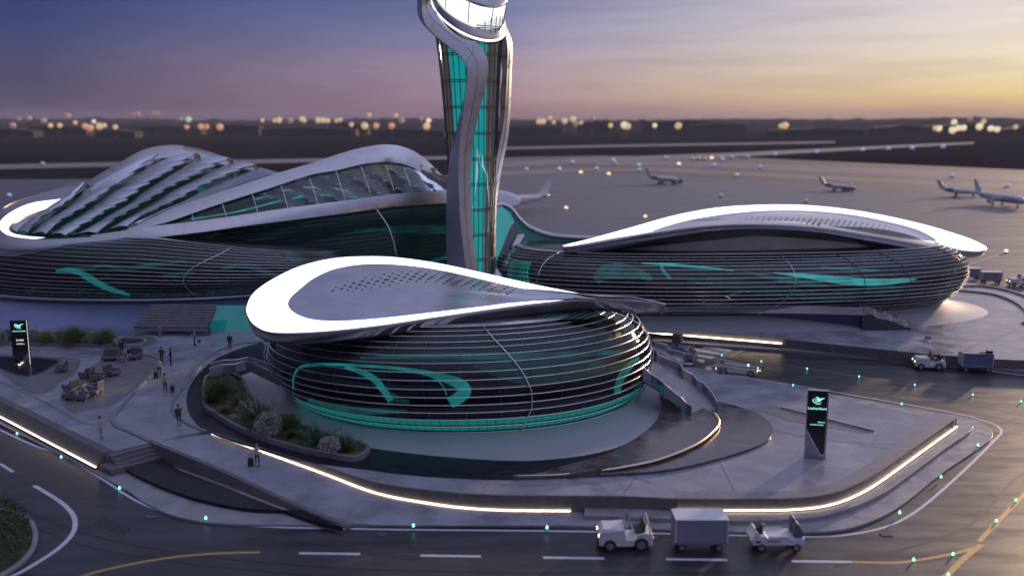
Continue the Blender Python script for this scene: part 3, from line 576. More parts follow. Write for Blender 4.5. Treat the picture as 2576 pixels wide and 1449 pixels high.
def rib(root, O, u0, u1, r=.05, m='fin', bow=0.0):
    b = MB(); b.tube([O.p(u0+(u1-u0)*t/24 + bow*math.sin(math.pi*t/24), t/24, -.22) for t in range(25)], r, 6); return b.build('seam_rib', M[m], root, smooth=True)
def swoosh(root, O, pts, m='teal', off=1.15, name='light_ribbon', n=7):
    """glowing ribbon inside the facade: (angle, height, half width)"""
    P = crs([Vector(p) for p in pts], n); b = MB(); A_ = []; B_ = []
    for i, p in enumerate(P):
        a = P[max(0, i-1)]; c = P[min(len(P)-1, i+1)]; t = Vector(((c.x-a.x)*O.a, (c.y-a.y)*(O.z1-O.z0))).normalized()
        nx, ny = -t.y/O.a, t.x/(O.z1-O.z0); w = p.z
        A_.append(O.p(p.x+nx*w, min(1, max(0, p.y+ny*w)), off)); B_.append(O.p(p.x-nx*w, min(1, max(0, p.y-ny*w)), off))
    b.loft([A_, B_], closed=False); return b.build(name, M[m], root, smooth=True)
def lay(root, O, pts, m='teal', off=.4, name='light_ribbon'):
    """glowing ribbon: centre line in the photograph's pixels with half width, laid on the facade's inner side"""
    bb = MB(); bb.loft([O.ring(v/24, off, 96) for v in range(25)], True, False, False); bv_ = BVHTree.FromPolygons(bb.V, bb.F)
    P = crs([Vector(p) for p in pts], 8); A_ = []; B_ = []
    for i, p in enumerate(P):
        a = P[max(0, i-1)]; c = P[min(len(P)-1, i+1)]; t = Vector((c.x-a.x, c.y-a.y)).normalized(); w = max(.3, p.z)
        h1 = bv_.ray_cast(Vector((0, 0, CAMH)), ray(p.x-t.y*w, p.y+t.x*w))[0]; h2 = bv_.ray_cast(Vector((0, 0, CAMH)), ray(p.x+t.y*w, p.y-t.x*w))[0]
        if h1 and h2: A_.append(h1); B_.append(h2)
    if len(A_) > 2:
        b = MB(); b.loft([A_, B_], closed=False); b.build(name, M[m], root, smooth=True)
z7 = lambda L_: [(x*.4762+477, y*.4762+613.3, w*.4762) for x, y, w in L_]
z1 = lambda L_: [(x*.4232, y*.4232+272.6, w*.4232) for x, y, w in L_]
z3 = lambda L_: [(x*.5238+1226.6, y*.5238+340.7, w*.5238) for x, y, w in L_]
# ---- front teardrop building
fb = empty('teardrop_building', (-4.6, 82, ZP)); tag(fb, 'round glass building with horizontal metal rings under the glowing white teardrop roof in the foreground', 'building')
def rel(o):
    for c in [x for x in COL.objects if x.parent == o]: c.matrix_parent_inverse = Matrix.Translation(-Vector(o.location)) @ Matrix.Identity(4)
FO = Oval(-4.7, 84.4, 17.0, 16.8, R(3), 1.75, 8.45, [(0, 1.35), (.12, .8), (.3, .22), (.48, 0), (.65, .25), (.8, .95), (.9, 1.9), (1, 4.4)], n=2.15, zx=.25, ztilt=-.8, back=.5, shift=lambda v: 1.1*max(0, .55-v))
fvs = [0, .075, .16, .245, .33, .415, .50, .585, .665, .74, .81, .865, .91, .945, .972, 1.0]
ring_body(fb, FO, 0, fvs, core='core')
D = R(1)
for u0, u1 in ((-83, -77), (-176, -168), (-20, -24)): rib(fb, FO, u1*D, u0*D, .05, bow=.10)
lay(fb, FO, z7([(548, 770, 4), (548, 710, 5), (575, 658, 6), (640, 640, 8), (780, 637, 8), (930, 645, 8), (1100, 658, 9), (1250, 682, 14), (1350, 710, 22), (1425, 740, 30), (1455, 775, 33), (1425, 810, 32), (1375, 842, 30)]))
lay(fb, FO, z7([(820, 648, 10), (910, 678, 15), (980, 718, 18), (1015, 760, 18), (1045, 800, 17), (1062, 832, 16)]), off=.5)
lay(fb, FO, z7([(1060, 800, 20), (1110, 825, 14), (1160, 835, 8)]), m='tealdim', off=.6)
lay(fb, FO, z7([(1220, 680, 3), (1290, 708, 4), (1338, 750, 4), (1358, 800, 3)]), off=.5)
lay(fb, FO, z7([(2372, 600, 8), (2320, 650, 18), (2283, 700, 20), (2264, 750, 18), (2260, 790, 16)]))
lay(fb, FO, z7([(900, 602, 6), (1300, 592, 16), (1800, 592, 18), (2100, 582, 14), (2300, 566, 8)]), m='tealdim', off=.8)
lay(fb, FO, z7([(1500, 640, 10), (1750, 680, 60), (2000, 660, 60), (2200, 640, 20)]), m='core2', off=1.0)
lay(fb, FO, z7([(560, 800, 10), (700, 850, 22), (900, 880, 20), (1150, 885, 8)]), m='tealdim', off=.6)
lay(fb, FO, z7([(480, 660, 8), (500, 740, 20), (560, 820, 10)]), m='tealdim', off=.8)
b = MB()
for row in range(2):
    v0, v1 = (.012, .066) if row == 0 else (.084, .150)
    for k in range(62):
        ua = (-152 + k*2.15)*D; ub = ua + 2.0*D
        q = [FO.p(ua, v0, .16), FO.p(ub, v0, .16), FO.p(ub, v1, .16), FO.p(ua, v1, .16)]; b.add(q, [(0, 1, 2, 3)])
b.build('lit_window_band', mat('teal_panel', (.02, .15, .14), .25, emit=(.01, .24, .215), estr=.85, var=.1, scale=.2), fb)
# roof opening with interior bars seen at the right, under the canopy
b = MB()
for k in range(7):
    x = 1350 + k*20; a = at(x, 803, 9.30); c = at(x+40, 788, 9.30)
    b.bar([a, c], .035, .02)
b.build('skylight_bars', M['tealdim'], fb)
flat('skylight', G([(1330, 800), (1370, 785), (1460, 782), (1508, 786), (1490, 800), (1380, 806)], 9.24), 9.24, M['core'], kind=None, parent=fb)
# cone shaped skirt
def skirt(root, O, pts_or_oval, z0, z1v=0.0, m='skirt', lip=True):
    top = O.ring(z1v, .12, 96); bot = pts_or_oval
    mid = [t.lerp(b_, .35) - Vector((0, 0, (t.z-b_.z)*.20)) for t, b_ in zip(top, bot)]; m2 = [t.lerp(b_, .7) - Vector((0, 0, (t.z-b_.z)*.16)) for t, b_ in zip(top, bot)]
    b = MB(); b.loft([bot, m2, mid, top], True, False, False); b.build('skirt', M[m], root, smooth=True)
FS = Oval(-6.2, 84.2, 19.6, 18.3, R(2), ZP+.02, ZP+.02, [(0, 0), (1, 0)], n=2.1)
FSP = crs([Vector((x, y, ZP+.02)) for x, y in ((12.9, 78.7), (12.6, 83), (9, 90), (0, 94), (-14, 95), (-23, 91), (-26, 84), (-23, 76.3), (-17.5, 70.8), (-11.5, 67.5), (-5, 65.2), (1.7, 64.4), (7.6, 67), (11.4, 73))], 24, True)
def fsdir(p, c0=Vector((-5, 81, 0))):
    a = math.atan2(p.y-c0.y, p.x-c0.x); return min(FSP, key=lambda q: abs(math.atan2(math.sin(math.atan2(q.y-c0.y, q.x-c0.x)-a), math.cos(math.atan2(q.y-c0.y, q.x-c0.x)-a))))
skirt(fb, FO, [fsdir(p).copy() for p in FO.ring(0, .12, 96)], ZP)
# floors and columns seen dimly through the glass
for v in (.22, .47, .72):
    b = MB(); b.loft([FO.ring(v, .55, 96, -.06), FO.ring(v, 1.55, 96, -.06), FO.ring(v, 1.55, 96, .06), FO.ring(v, .55, 96, .06)], True, False, False); b.build('floor_slab', mat('slab_grey', (.16, .17, .18), .5), fb)
b = MB()
for k in range(40): b.tube([FO.p(2*math.pi*k/40, v, .9) for v in (.02, .25, .5, .75, .93)], .055, 5)
b.build('columns', mat('column_grey', (.10, .11, .12), .4), fb)
rel(fb)
def projx(p):
    d = p-Vector((0, 0, CAMH)); dep = d.y*CP - d.z*SP; return 1288+FPX*d.x/dep
# ================================================================== CANOPIES
def canopy(name, label, outer, inner, lip, mats, dome=.5, drop=0.0, nn=160, white=lambda k, n: True, lipc=.35, panel='panelmetal', gapz=0.0, low=None):
    """outer / inner: closed outlines starting at the same tip; white band between them, lip below the outer edge"""
    O_ = resample(outer, nn, True); I_ = resample(inner, nn, True); root = empty(name, tuple(sum(O_, Vector())/nn)); root['label'] = label; root['category'] = 'roof canopy'
    base = sum(O_, Vector())/nn; O_ = [p-base for p in O_]; I_ = [p-base for p in I_]
    c = sum(O_, Vector())/nn
    V = []; F = []
    for k in range(nn): V += [O_[k], O_[k].lerp(I_[k], .5)+Vector((0, 0, .06)), I_[k]]
    mi = []
    for k in range(nn):
        j = (k+1) % nn
        for q in range(2): F.append((k*3+q, j*3+q, j*3+q+1, k*3+q+1)); mi.append(0 if white(k, nn) else 1)
    o = mesh('light_band', V, F, [M['white'], M['metal2']], root, smooth=True)
    for p_, i_ in zip(o.data.polygons, mi): p_.material_index = i_
    # rolled metal lip and underside
    def inw(p, d, dz):
        q = c-p; q.z = 0; L_ = q.length; q.normalize(); return p + q*min(d, L_*.8) + Vector((0, 0, dz))
    out = lambda p, d, dz: inw(p, -d, dz)
    Lw = [p-base for p in resample(low, nn, True)] if low else None
    rings = [[p+Vector((0, 0, .0)) for p in O_], [out(p, .10, -.05) for p in O_], [out(p, .12, -lip*.28) for p in O_], [inw(p, lipc*.6, -lip*.75) for p in O_], [inw(p, lipc*2.2, -lip) for p in O_], [inw(p, lipc*7, -lip*1.15) for p in O_]]
    if Lw:
        def bl(t, o): return [p.lerp(q, t)+((p-q).cross(Vector((0, 0, 1)))*0) + Vector((0, -o, 0)) for p, q in zip(O_, Lw)]
        cc = sum(Lw, Vector())/nn
        rings = [O_, bl(.06, .08), bl(.35, .10), bl(.75, .05), Lw, [q.lerp(cc, .12)+Vector((0, 0, -.12)) for q in Lw], [q.lerp(cc, .6)+Vector((0, 0, -.2)) for q in Lw]]
    b = MB(); b.loft(rings, True, False, True); b.build('rim', M['metal'], root, smooth=True)
    ci = sum(I_, Vector())/nn; rg = []
    for t in (0, .02, .15, .3, .45, .6, .75, .88, .97):
        g = -gapz if t > 0 else 0
        rg.append([p.lerp(ci, t) + Vector((0, 0, dome*math.sin(min(1, t*1.1)*math.pi/2) + g)) for p in I_])
    b = MB(); b.loft(rg, True, False, True); pn = b.build('roof_panel', M[panel], root, smooth=True)
    bvh = BVHTree.FromPolygons(b.V, [f for f in b.F if len(f) < 9])
    return root, pn, bvh, base
def perf(root, bvh, base, dots):
    b = MB()
    for px, py, r_ in dots:
        d = ray(px, py); hit = bvh.ray_cast(Vector((0, 0, CAMH))-base, d)
        if hit[0] is None: continue
        n_ = hit[1] if hit[1].z > 0 else -hit[1]; q = n_.to_track_quat('Z', 'Y'); c = hit[0] + n_*.03; n = 10
        b.add([c + q @ Vector((r_*math.cos(2*math.pi*i/n), r_*math.sin(2*math.pi*i/n), 0)) for i in range(n)], [tuple(range(n))])
    b.build('perforations', M['seatblk'], root)
tipz = [(1676, 765, 9.8)]
outF = [(1676, 765, 9.8), (1596, 747, 10.45), (1530, 745, 10.6), (1490, 743, 10.65), (1400, 727, 10.75), (1300, 706, 10.85), (1200, 683, 11.05), (1100, 662, 11.3), (1000, 648, 11.5), (920, 645, 11.6), (840, 650, 11.65), (760, 668, 11.55), (690, 700, 11.2), (640, 735, 10.7), (621, 770, 10.2), (624, 795, 9.85), (644, 820, 9.6), (691, 836, 9.45), (810, 833, 9.5), (953, 818, 9.7), (1096, 797, 9.9), (1287, 770, 10.15), (1382, 759, 10.3), (1453, 751, 10.42), (1530, 749, 10.42), (1596, 751, 10.3), (1650, 758, 10.0)]
inF = [(1446, 750, 10.55), (1380, 738, 10.7), (1334, 730, 10.8), (1239, 709, 11.0), (1120, 682, 11.25), (1025, 668, 11.45), (929, 664, 11.55), (848, 675, 11.45), (791, 699, 11.15), (753, 728, 10.75), (729, 751, 10.4), (725, 770, 10.15), (744, 789, 9.9), (787, 804, 9.75), (858, 807, 9.75), (953, 801, 9.85), (1096, 785, 10.0), (1239, 768, 10.25), (1334, 754, 10.45)]
drop = [.95]+[.30, .30, .30, .4, .4, .4, .4, .4, .4, .4, .5, .6, .75, .85, .90, .92, .95, .98, 1.0, 1.0, 1.08, 1.12, 1.15, 1.15, 1.12, 1.02]
lowF = [at(x, y, z)+Vector((-.25 if i in (0, 26) else 0, .4, -d_)) for i, ((x, y, z), d_) in enumerate(zip(outF, drop))]
cf, pf, bv, bs = canopy('teardrop_canopy', 'tilted teardrop roof with a broad glowing white border and perforated grey panel, nearest roof', crs(GZ(outF), 8, True), crs(GZ(inF), 8, True), 1.0, None, dome=.25, low=crs(lowF, 8, True),
    white=lambda k, n: not (k < 13 or k > n-16), lipc=.45)
dots = []
arc = crs([Vector((x, 613.3+.4762*y, 0)) for x, y in ((815, 262), (860, 238), (930, 205), (1000, 182), (1050, 172), (1110, 182), (1170, 203), (1230, 224), (1290, 246), (1325, 262))], 20)
arc = resample(arc, 46)
for k, q in enumerate(arc):
    t = k/45; env = math.sin(math.pi*(t*.94+.03))**.6
    for j in range(-3, 4):
        if (k+j) % 2: continue
        s_ = env*(1-.24*abs(j))*random.uniform(.75, 1.1)
        if s_ > .3: dots.append((q.x+j*3.5, q.y+j*6.4, .27*s_))
perf(cf, bv, bs, dots)
# ---- right building
rb = empty('wide_building', (29, 122, ZP)); tag(rb, 'wide oval glass building with metal rings and a blank drum on top, at the right', 'building')
RO = Oval(27.3, 119.6, 30.4, 13.4, R(4.5), 2.5, 9.6, [(0, 2.6), (.12, 1.5), (.3, .5), (.5, 0), (.65, .1), (.8, .7), (.9, 1.6), (1, 3.6)], n=2.4, ztilt=0)
rvs = [0, .06, .125, .19, .26, .33, .40, .47, .54, .61, .68, .745, .805, .855, .90, .935, .965, 1.0]
ring_body(rb, RO, 0, rvs, core='core', ns=128, finw=.07, fint=.04)
for u0, u1, mm in ((-86, -90, 'fin'), (-60, -60, 'darkmetal'), (-30, -40, 'darkmetal'), (-143, -147, 'fin'), (-73, -73, 'darkmetal')): rib(rb, RO, u1*D, u0*D, .045, m=mm, bow=.04)
lay(rb, RO, z3([(1370, 660, 2), (1500, 672, 9), (1650, 690, 17), (1780, 703, 18), (1900, 704, 16), (2000, 697, 9), (2060, 690, 2)]), m='tealhi')
lay(rb, RO, z3([(740, 614, 2), (850, 618, 6), (960, 628, 6), (1080, 638, 4), (1180, 650, 2)]), m='tealhi')
lay(rb, RO, z3([(1600, 635, 2), (1720, 642, 5), (1880, 648, 2)]), m='teal')
lay(rb, RO, z3([(1230, 652, 3), (1400, 690, 12), (1560, 712, 14), (1640, 722, 4)]), m='tealdim', off=.6)
lay(rb, RO, z3([(520, 700, 22), (560, 660, 34), (640, 650, 38), (720, 662, 24), (790, 690, 10)]), m='tealdim', off=.8)
lay(rb, RO, z3([(830, 615, 5), (845, 650, 8), (880, 690, 5)]), m='teal', off=.6)
lay(rb, RO, z3([(960, 700, 6), (1150, 710, 26), (1400, 750, 26), (1600, 760, 10)]), m='core2', off=1.0)
lay(rb, RO, z3([(1500, 780, 6), (1700, 770, 26), (1900, 740, 20), (2050, 720, 6)]), m='core2', off=1.0)
b = MB()
for k in range(7):
    for j in range(6):
        ua = (-158 + k*1.7 - j*.6)*D; v0 = .45+j*.07; q = [RO.p(ua, v0, .4), RO.p(ua+1.2*D, v0, .4), RO.p(ua+1.0*D, v0+.05, .4), RO.p(ua-.2*D, v0+.05, .4)]; b.add(q, [(0, 1, 2, 3)])
b.build('lit_lattice', M['teal'], rb)
RS = Oval(27.5, 119.4, 32.8, 14.0, R(2.5), ZP+.02, ZP+.02, [(0, 0), (1, 0)], n=2.2)
skirt(rb, RO, RS.ring(0, 0, 96) and [RS.p(2*math.pi*k/96, 0) for k in range(96)], ZP)
# drum
DR = Oval(32.0, 122.6, 21.0, 8.8, R(10), 9.3, 12.6, [(0, 0), (1, 0)], n=3.2, back=.2)
def drumtop(u): 
    return 9.6 + 2.7*max(0.03, math.cos(min(1, abs(math.cos(u)))*math.pi/2))**1.1
n = 96; ring0 = [DR.p(2*math.pi*k/n, 0) for k in range(n)]; ring1 = [Vector((p.x, p.y, 0)) for p in ring0]
for k in range(n): ring1[k].z = drumtop(2*math.pi*k/n)
b = MB(); b.loft([ring0, ring1], True, False, False); b.build('drum_wall', mat('drum_metal', (.40, .40, .42), .38, metal=.45, var=.12, scale=.4, bump=.12, bscale=30), rb, smooth=True)
rel(rb)
outR = [(2480, 624, 122), (2457, 608, 125), (2405, 589, 128), (2327, 566, 131), (2222, 542, 133), (2117, 525, 134), (2012, 516, 134), (1907, 516, 133), (1803, 523, 131), (1698, 542, 127), (1593, 571, 121), (1488, 600, 115), (1413, 619, 111), (1462, 616, 110.5), (1541, 603, 109.5), (1646, 584, 108.5), (1750, 569, 108.5), (1855, 562, 109), (1960, 563, 110), (2065, 571, 111.5), (2169, 587, 113), (2274, 605, 115), (2379, 624, 117.5), (2457, 631, 120)]
inR = [(2354, 607, 122), (2327, 586, 126), (2274, 567, 128.5), (2169, 544, 130), (2065, 532, 130.5), (1960, 529, 130), (1855, 535, 128), (1750, 550, 124), (1682, 567, 119), (1640, 582, 114), (1700, 574, 111.5), (1750, 568, 110.5), (1855, 559, 111), (1960, 559, 112), (2065, 567, 113.5), (2169, 582, 115), (2274, 599, 117)]
_o = resample(crs(GY(outR), 8, True), 160, True); KT = min(range(160), key=lambda i: projx(_o[i]))
def wR(k, n):
    return k <= KT+1 or k > n*.955
cr_, pr_, bvr, bsr = canopy('crescent_canopy', 'long arched crescent roof with a glowing white rim over the wide building at the right', crs(GY(outR), 8, True), crs(GY(inR), 8, True), .95, None, dome=.40, white=wR, gapz=.12, lipc=.3)
dots = []
for k in range(56):
    t = k/55; x = 1850 + 400*t; yc = 553 - 28*t*(1-t)*0 + 22*t*t + (-2)*math.sin(math.pi*t)
    for j, dy in enumerate((-5, 0, 5, 10)):
        if (k+j) % 2 == 0: dots.append((x+j*4, yc+dy, .22*math.sin(math.pi*(t*.9+.05))**.5))
perf(cr_, bvr, bsr, dots)
# balcony walk in front of the wide building with its stair
bw = empty('balcony_walk', tuple(at(1900, 800, 3.4))); tag(bw, 'raised grey walkway along the front of the wide building ending in a stepped stair', 'walkway')
inn = crs(GZ([(1600, 776, 3.3), (1750, 777, 3.3), (1900, 779, 3.3), (2050, 781, 3.3), (2176, 785, 3.3)]), 5)
walkb = offs(inn, 1.5)
b = MB(); bo = bw.location
b.loft([[p-bo+Vector((0, 1.6, -.25)), p-bo+Vector((0, 1.6, 0)), p-bo, p-bo+Vector((0, 0, .55)), p-bo+Vector((0, -.12, .55)), p-bo+Vector((0, -.22, -.35)), p-bo+Vector((0, .1, -.45))] for p in inn]); b.build('deck', M['metal2'], bw, autos=R(30))
stp = GZ([(2172, 786, 3.3), (2196, 789, 3.2), (2206, 798, 2.75), (2236, 802, 2.6), (2246, 811, 2.1), (2272, 815, 1.95), (2284, 826, 1.4), (2304, 830, 1.25)])
for side, dy in (('parapet', 0.0), ('parapet', 1.5)):
    b = MB(); b.loft([[p-bo+Vector((0, dy, -.15)), p-bo+Vector((0, dy, .62)), p-bo+Vector((0, dy+.12, .62)), p-bo+Vector((0, dy+.12, -.15))] for p in stp]); b.build(side, M['metal2'], bw)
b = MB(); b.loft([[p-bo+Vector((0, 0.12, -.12)), p-bo+Vector((0, 0.12, .0)), p-bo+Vector((0, 1.5, .0)), p-bo+Vector((0, 1.5, -.12))] for p in stp]); b.build('stair_treads', M['concrete'], bw)
b = MB(); b.loft([[Vector((p.x, p.y+.1, ZP))-bo, Vector((p.x, p.y+.1, p.z-.16))-bo, Vector((p.x, p.y+1.5, p.z-.16))-bo, Vector((p.x, p.y+1.5, ZP))-bo] for p in [stp[0], stp[3], stp[5], stp[7]]]); b.build('stair_base', M['darkmetal'], bw)
b = MB(); b.loft([[Vector((p.x, p.y+.9, ZP))-bo, Vector((p.x, p.y+.55, p.z-.35))-bo] for p in inn], closed=False); b.build('under_wall', mat('navy_panel', (.05, .055, .11), .4, metal=.3), bw)
# ================================================================== LEFT TERMINAL
lt = empty('main_terminal', (-43, 122, ZP)); tag(lt, 'large terminal with ringed dark glass walls on a blue grey skirt at the left', 'building')
LO = Oval(-43.2, 121.0, 23.4, 13.6, R(-2), 4.5, 11.2, [(0, 1.8), (.15, .9), (.35, .1), (.5, 0), (.7, .4), (.85, 1.4), (1, 3.6)], n=2.1, shift=lambda v: -4.0+6.2*v, zx=-2.5)
lvs = [.03, .10, .17, .24, .31, .38, .45, .52, .59, .66, .72, .78, .835, .885, .93, .965, 1.0]
ring_body(lt, LO, 0, lvs, core='core', ns=128, finw=.07, fint=.04)
rib(lt, LO, -62*D, -66*D, .05, bow=-.16); rib(lt, LO, -132*D, -150*D, .045, m='darkmetal'); 
lay(lt, LO, z1([(330, 970, 8), (400, 960, 14), (470, 975, 16), (530, 1008, 20), (590, 1045, 18), (680, 1082, 14), (770, 1108, 6)]), m='teal')
lay(lt, LO, z1([(400, 955, 6), (520, 950, 13), (620, 935, 8), (740, 955, 14), (860, 935, 12), (980, 925, 10), (1100, 905, 6)]), m='tealdim', off=.6)
lay(lt, LO, z1([(960, 1000, 5), (1080, 985, 18), (1160, 975, 8)]), m='tealdim', off=.6)
lay(lt, LO, z1([(1320, 950, 6), (1440, 930, 16), (1560, 962, 16), (1650, 1005, 8)]), m='tealdim', off=.6)
lay(lt, LO, z1([(1500, 820, 6), (1640, 850, 22), (1780, 900, 24), (1880, 950, 10)]), m='core2', off=.9)
# glittering shingles low in the glass
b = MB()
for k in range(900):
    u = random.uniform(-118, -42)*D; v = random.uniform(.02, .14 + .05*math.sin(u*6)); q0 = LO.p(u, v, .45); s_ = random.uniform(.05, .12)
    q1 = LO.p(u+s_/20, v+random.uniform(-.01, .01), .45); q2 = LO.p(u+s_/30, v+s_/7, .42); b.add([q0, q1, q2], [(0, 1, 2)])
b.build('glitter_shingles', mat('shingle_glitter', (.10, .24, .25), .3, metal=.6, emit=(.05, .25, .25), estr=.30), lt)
sk = []
for k in range(96):
    u = 2*math.pi*k/96; e = 2/2.2; c, q = math.cos(u), math.sin(u)
    sk.append(Vector((-46 + 25.5*math.copysign(abs(c)**e, c), 121.2 + 15.6*math.copysign(abs(q)**e, q), ZP+.02)))
top = LO.ring(0, .12, 96); b = MB(); b.loft([sk, [t.lerp(s_, .72)+Vector((0, 0, -.35)) for s_, t in zip(sk, top)], [t.lerp(s_, .3)+Vector((0, 0, -.35)) for s_, t in zip(sk, top)], [p+Vector((0, 0, -.45)) for p in top]], True, False, False); b.build('skirt', mat('blue_skirt', (.20, .23, .40), .30, metal=.55, var=.06, scale=.3), lt, smooth=True)
b = MB(); b.loft([LO.ring(0, .3, 96, -.5), LO.ring(0, -.5, 96, -.42), LO.ring(0, -.6, 96, -.2), LO.ring(0, -.3, 96, .02), LO.ring(0, .3, 96, .06)], True, False, False); b.build('sill', M['metal'], lt, smooth=True)
# wall of the middle hall behind
topc = crs(GY([(520, 578, 121), (700, 552, 122), (860, 532, 123), (1000, 514, 125), (1130, 505, 127), (1245, 512, 127)]), 8)
botc = [Vector((p.x*1.0, p.y-1.5 - 3.0*math.sin(math.pi*i/(len(topc)-1)), ZP)) for i, p in enumerate(topc)]
def hall(t, v, off=0.0):
    a = topc[t]; c = botc[t]; p = c.lerp(a, v); p.y += -2.2*math.sin(math.pi*v*.9) + off; return p
nh = len(topc)
b = MB(); b.loft([[hall(i, v/10) for i in range(nh)] for v in range(11)], closed=False); b.build('hall_glass', M['glass2'], lt, smooth=True)
b = MB(); b.loft([[hall(i, v/10, 2.2) for i in range(nh)] for v in range(11)], closed=False); b.build('hall_inner_wall', mat('hall_inner', (.012, .018, .018), .3, var=.9, scale=.12, emit=(.0, .08, .08), estr=.12), lt, smooth=True)
b = MB()
for k in range(22):
    v = .12+.84*k/21
    b.bar([hall(i, v, -.05) for i in range(nh)], .22, .05)
b.build('hall_fins', mat('hall_fin', (.015, .06, .06), .3, metal=.6), lt)
for pts, m_ in (([(.12, .46, .10), (.35, .40, .20), (.6, .36, .22), (.8, .46, .25), (.98, .54, .3)], 'teal'), ([(.3, .2, .1), (.42, .23, .3), (.5, .22, .1)], 'tealdim'), ([(.45, .80, .2), (.7, .74, .5), (.98, .70, .5)], 'tealdim')):
    P = crs([Vector(p) for p in pts], 6); b = MB(); Aq = []; Bq = []
    for p in P: 
        i = min(nh-2, p.x*(nh-1)); i0 = int(i); q = hall(i0, p.y, .6).lerp(hall(i0+1, p.y, .6), i-i0); Aq.append(q+Vector((0, 0, p.z))); Bq.append(q-Vector((0, 0, p.z)))
    b.loft([Aq, Bq], closed=False); b.build('light_ribbon', M[m_], lt, smooth=True)
b = MB(); b.tube(crs(GY([(947, 527, 119.5), (960, 545, 118.9), (975, 568, 118.3), (988, 602, 117.8), (998, 645, 117.6)]), 6), .07, 6); b.build('seam_rib', M['fin'], lt, smooth=True)
# lit foyer and its steps in the skirt
fo = flatp(G([(548, 800), (640, 800), (760, 800)], ZP)); 
b = MB(); q = GY([(545, 768, 108.6), (700, 768, 108.2), (700, 835, 106.2), (523, 834, 106.4)]); b.add(q, [(0, 3, 2, 1)]); b.build('foyer_glass', mat('foyer_glass', (.02, .10, .12), .12, var=.8, scale=.22, emit=(.0, .17, .19), estr=.42, coat=.4), lt)
rel(lt)
ts = empty('terminal_steps', tuple(at(430, 826, ZP))); tag(ts, 'wide striped flight of pale and dark steps up to the large terminal at the left', 'steps')
for k in range(8):
    t0, t1 = k/8, (k+1)/8
    SL0, SL1, SR0, SR1 = atY(340, 824, 104.4), atY(384, 767, 107.0), atY(526, 828, 104.2), atY(550, 767, 106.8)
    l0 = SL0.lerp(SL1, t0); r0 = SR0.lerp(SR1, t0); l1 = SL0.lerp(SL1, t1); r1 = SR0.lerp(SR1, t1)
    lo_ = ts.location; l0, r0, l1, r1 = [Vector((p.x, p.y-.35, p.z)) - lo_ for p in (l0, r0, l1, r1)]
    zt = l1.z+.1; b = MB(); b.add([Vector((l0.x, l0.y, l0.z-.25)), Vector((r0.x, r0.y, l0.z-.25)), Vector((r0.x, r0.y, zt)), Vector((l0.x, l0.y, zt)), Vector((l1.x, l1.y+.1, zt)), Vector((r1.x, r1.y+.1, zt))], [(0, 1, 2, 3), (3, 2, 5, 4)])
    b.build('step', M['concrete'], ts)
    b = MB(); b.add([Vector((l0.x, l0.y-.02, l0.z-.05)), Vector((r0.x, r0.y-.02, l0.z-.05)), Vector((r0.x, r0.y-.02, zt-.14)), Vector((l0.x, l0.y-.02, zt-.14))], [(0, 1, 2, 3)]); b.build('riser', M['inlay'], ts)
# ---- big roof
rf = empty('swept_roof', (-45, 125, 12)); tag(rf, 'huge sweeping metal roof of two leaping arches with scale like louvres over the terminal at the left', 'roof canopy')
def band(name, A_, B_, th, m='metal', n=90, parent=rf, sag=None):
    """thick ribbon between two outlines"""
    a = resample(A_, n); c = resample(B_, n); rings = []
    for p, q in zip(a, c):
        d = (q-p); nrm = d.cross(Vector((1, 0, 0))); nrm = nrm if nrm.y > 0 else -nrm
        k = Vector((0, 1, -.25)).normalized()*th
        rings.append([p, p.lerp(q, .5)+Vector((0, -.22*d.length*.5, .05)), q, q+k, p+k*.9])
    b = MB(); b.loft(rings, True, True, True); return b.build(name, M[m], parent, autos=R(32))
A_out = crs(GY([(30, 575, 116), (42, 560, 117), (127, 520, 121), (182, 484, 125), (237, 446, 129), (296, 412, 133), (364, 376, 136), (432, 365, 138), (499, 374, 139), (571, 396, 140), (635, 416, 140), (711, 437, 140)]), 8)
A_in = crs(GY([(44, 584, 115.5), (60, 572, 116.5), (140, 526, 120), (212, 478, 124), (271, 451, 127.5), (322, 429, 130.5), (368, 409, 133), (423, 397, 134.5), (508, 404, 136), (571, 416, 137), (635, 429, 137.5), (711, 444, 138)]), 8)
band('rear_arch', A_out, A_in, .8)
B_up = crs(GY([(300, 580, 112.5), (330, 570, 113), (423, 528, 115), (550, 484, 117.5), (677, 442, 120), (782, 411, 122), (867, 383, 123.5), (930, 368, 124.5), (973, 364, 125), (1015, 370, 126), (1057, 390, 127.2), (1100, 429, 128.5), (1135, 468, 129.5)]), 8)
B_lo = crs(GY([(330, 582, 112.3), (360, 573, 112.6), (423, 558, 113.6), (550, 514, 116), (677, 474, 118.5), (782, 440, 120.5), (846, 429, 121.5), (909, 414, 122.5), (964, 408, 123.2), (1015, 413, 124.3), (1057, 431, 125.6), (1100, 456, 127), (1135, 484, 128.5)]), 8)
band('front_arch', B_up, B_lo, 1.0)
C_up = crs(GY([(230, 592, 111.4), (300, 582, 111.8), (368, 571, 112.4), (465, 560, 113.8), (592, 543, 115.6), (719, 524, 117.4), (859, 506, 119.3), (994, 488, 121.2), (1121, 479, 123.5), (1190, 476, 125), (1252, 478, 126), (1290, 486, 126.6), (1311, 502, 126.6)]), 8)
C_lo = crs(GY([(230, 618, 110.6), (300, 611, 111), (381, 599, 111.7), (508, 584, 113.3), (613, 569, 115), (740, 553, 117), (867, 537, 119), (994, 521, 121), (1121, 512, 123), (1190, 510, 124.5), (1252, 513, 125.4), (1295, 519, 126), (1311, 506, 126.4)]), 8)
band('lower_band', C_up, C_lo, 1.6)
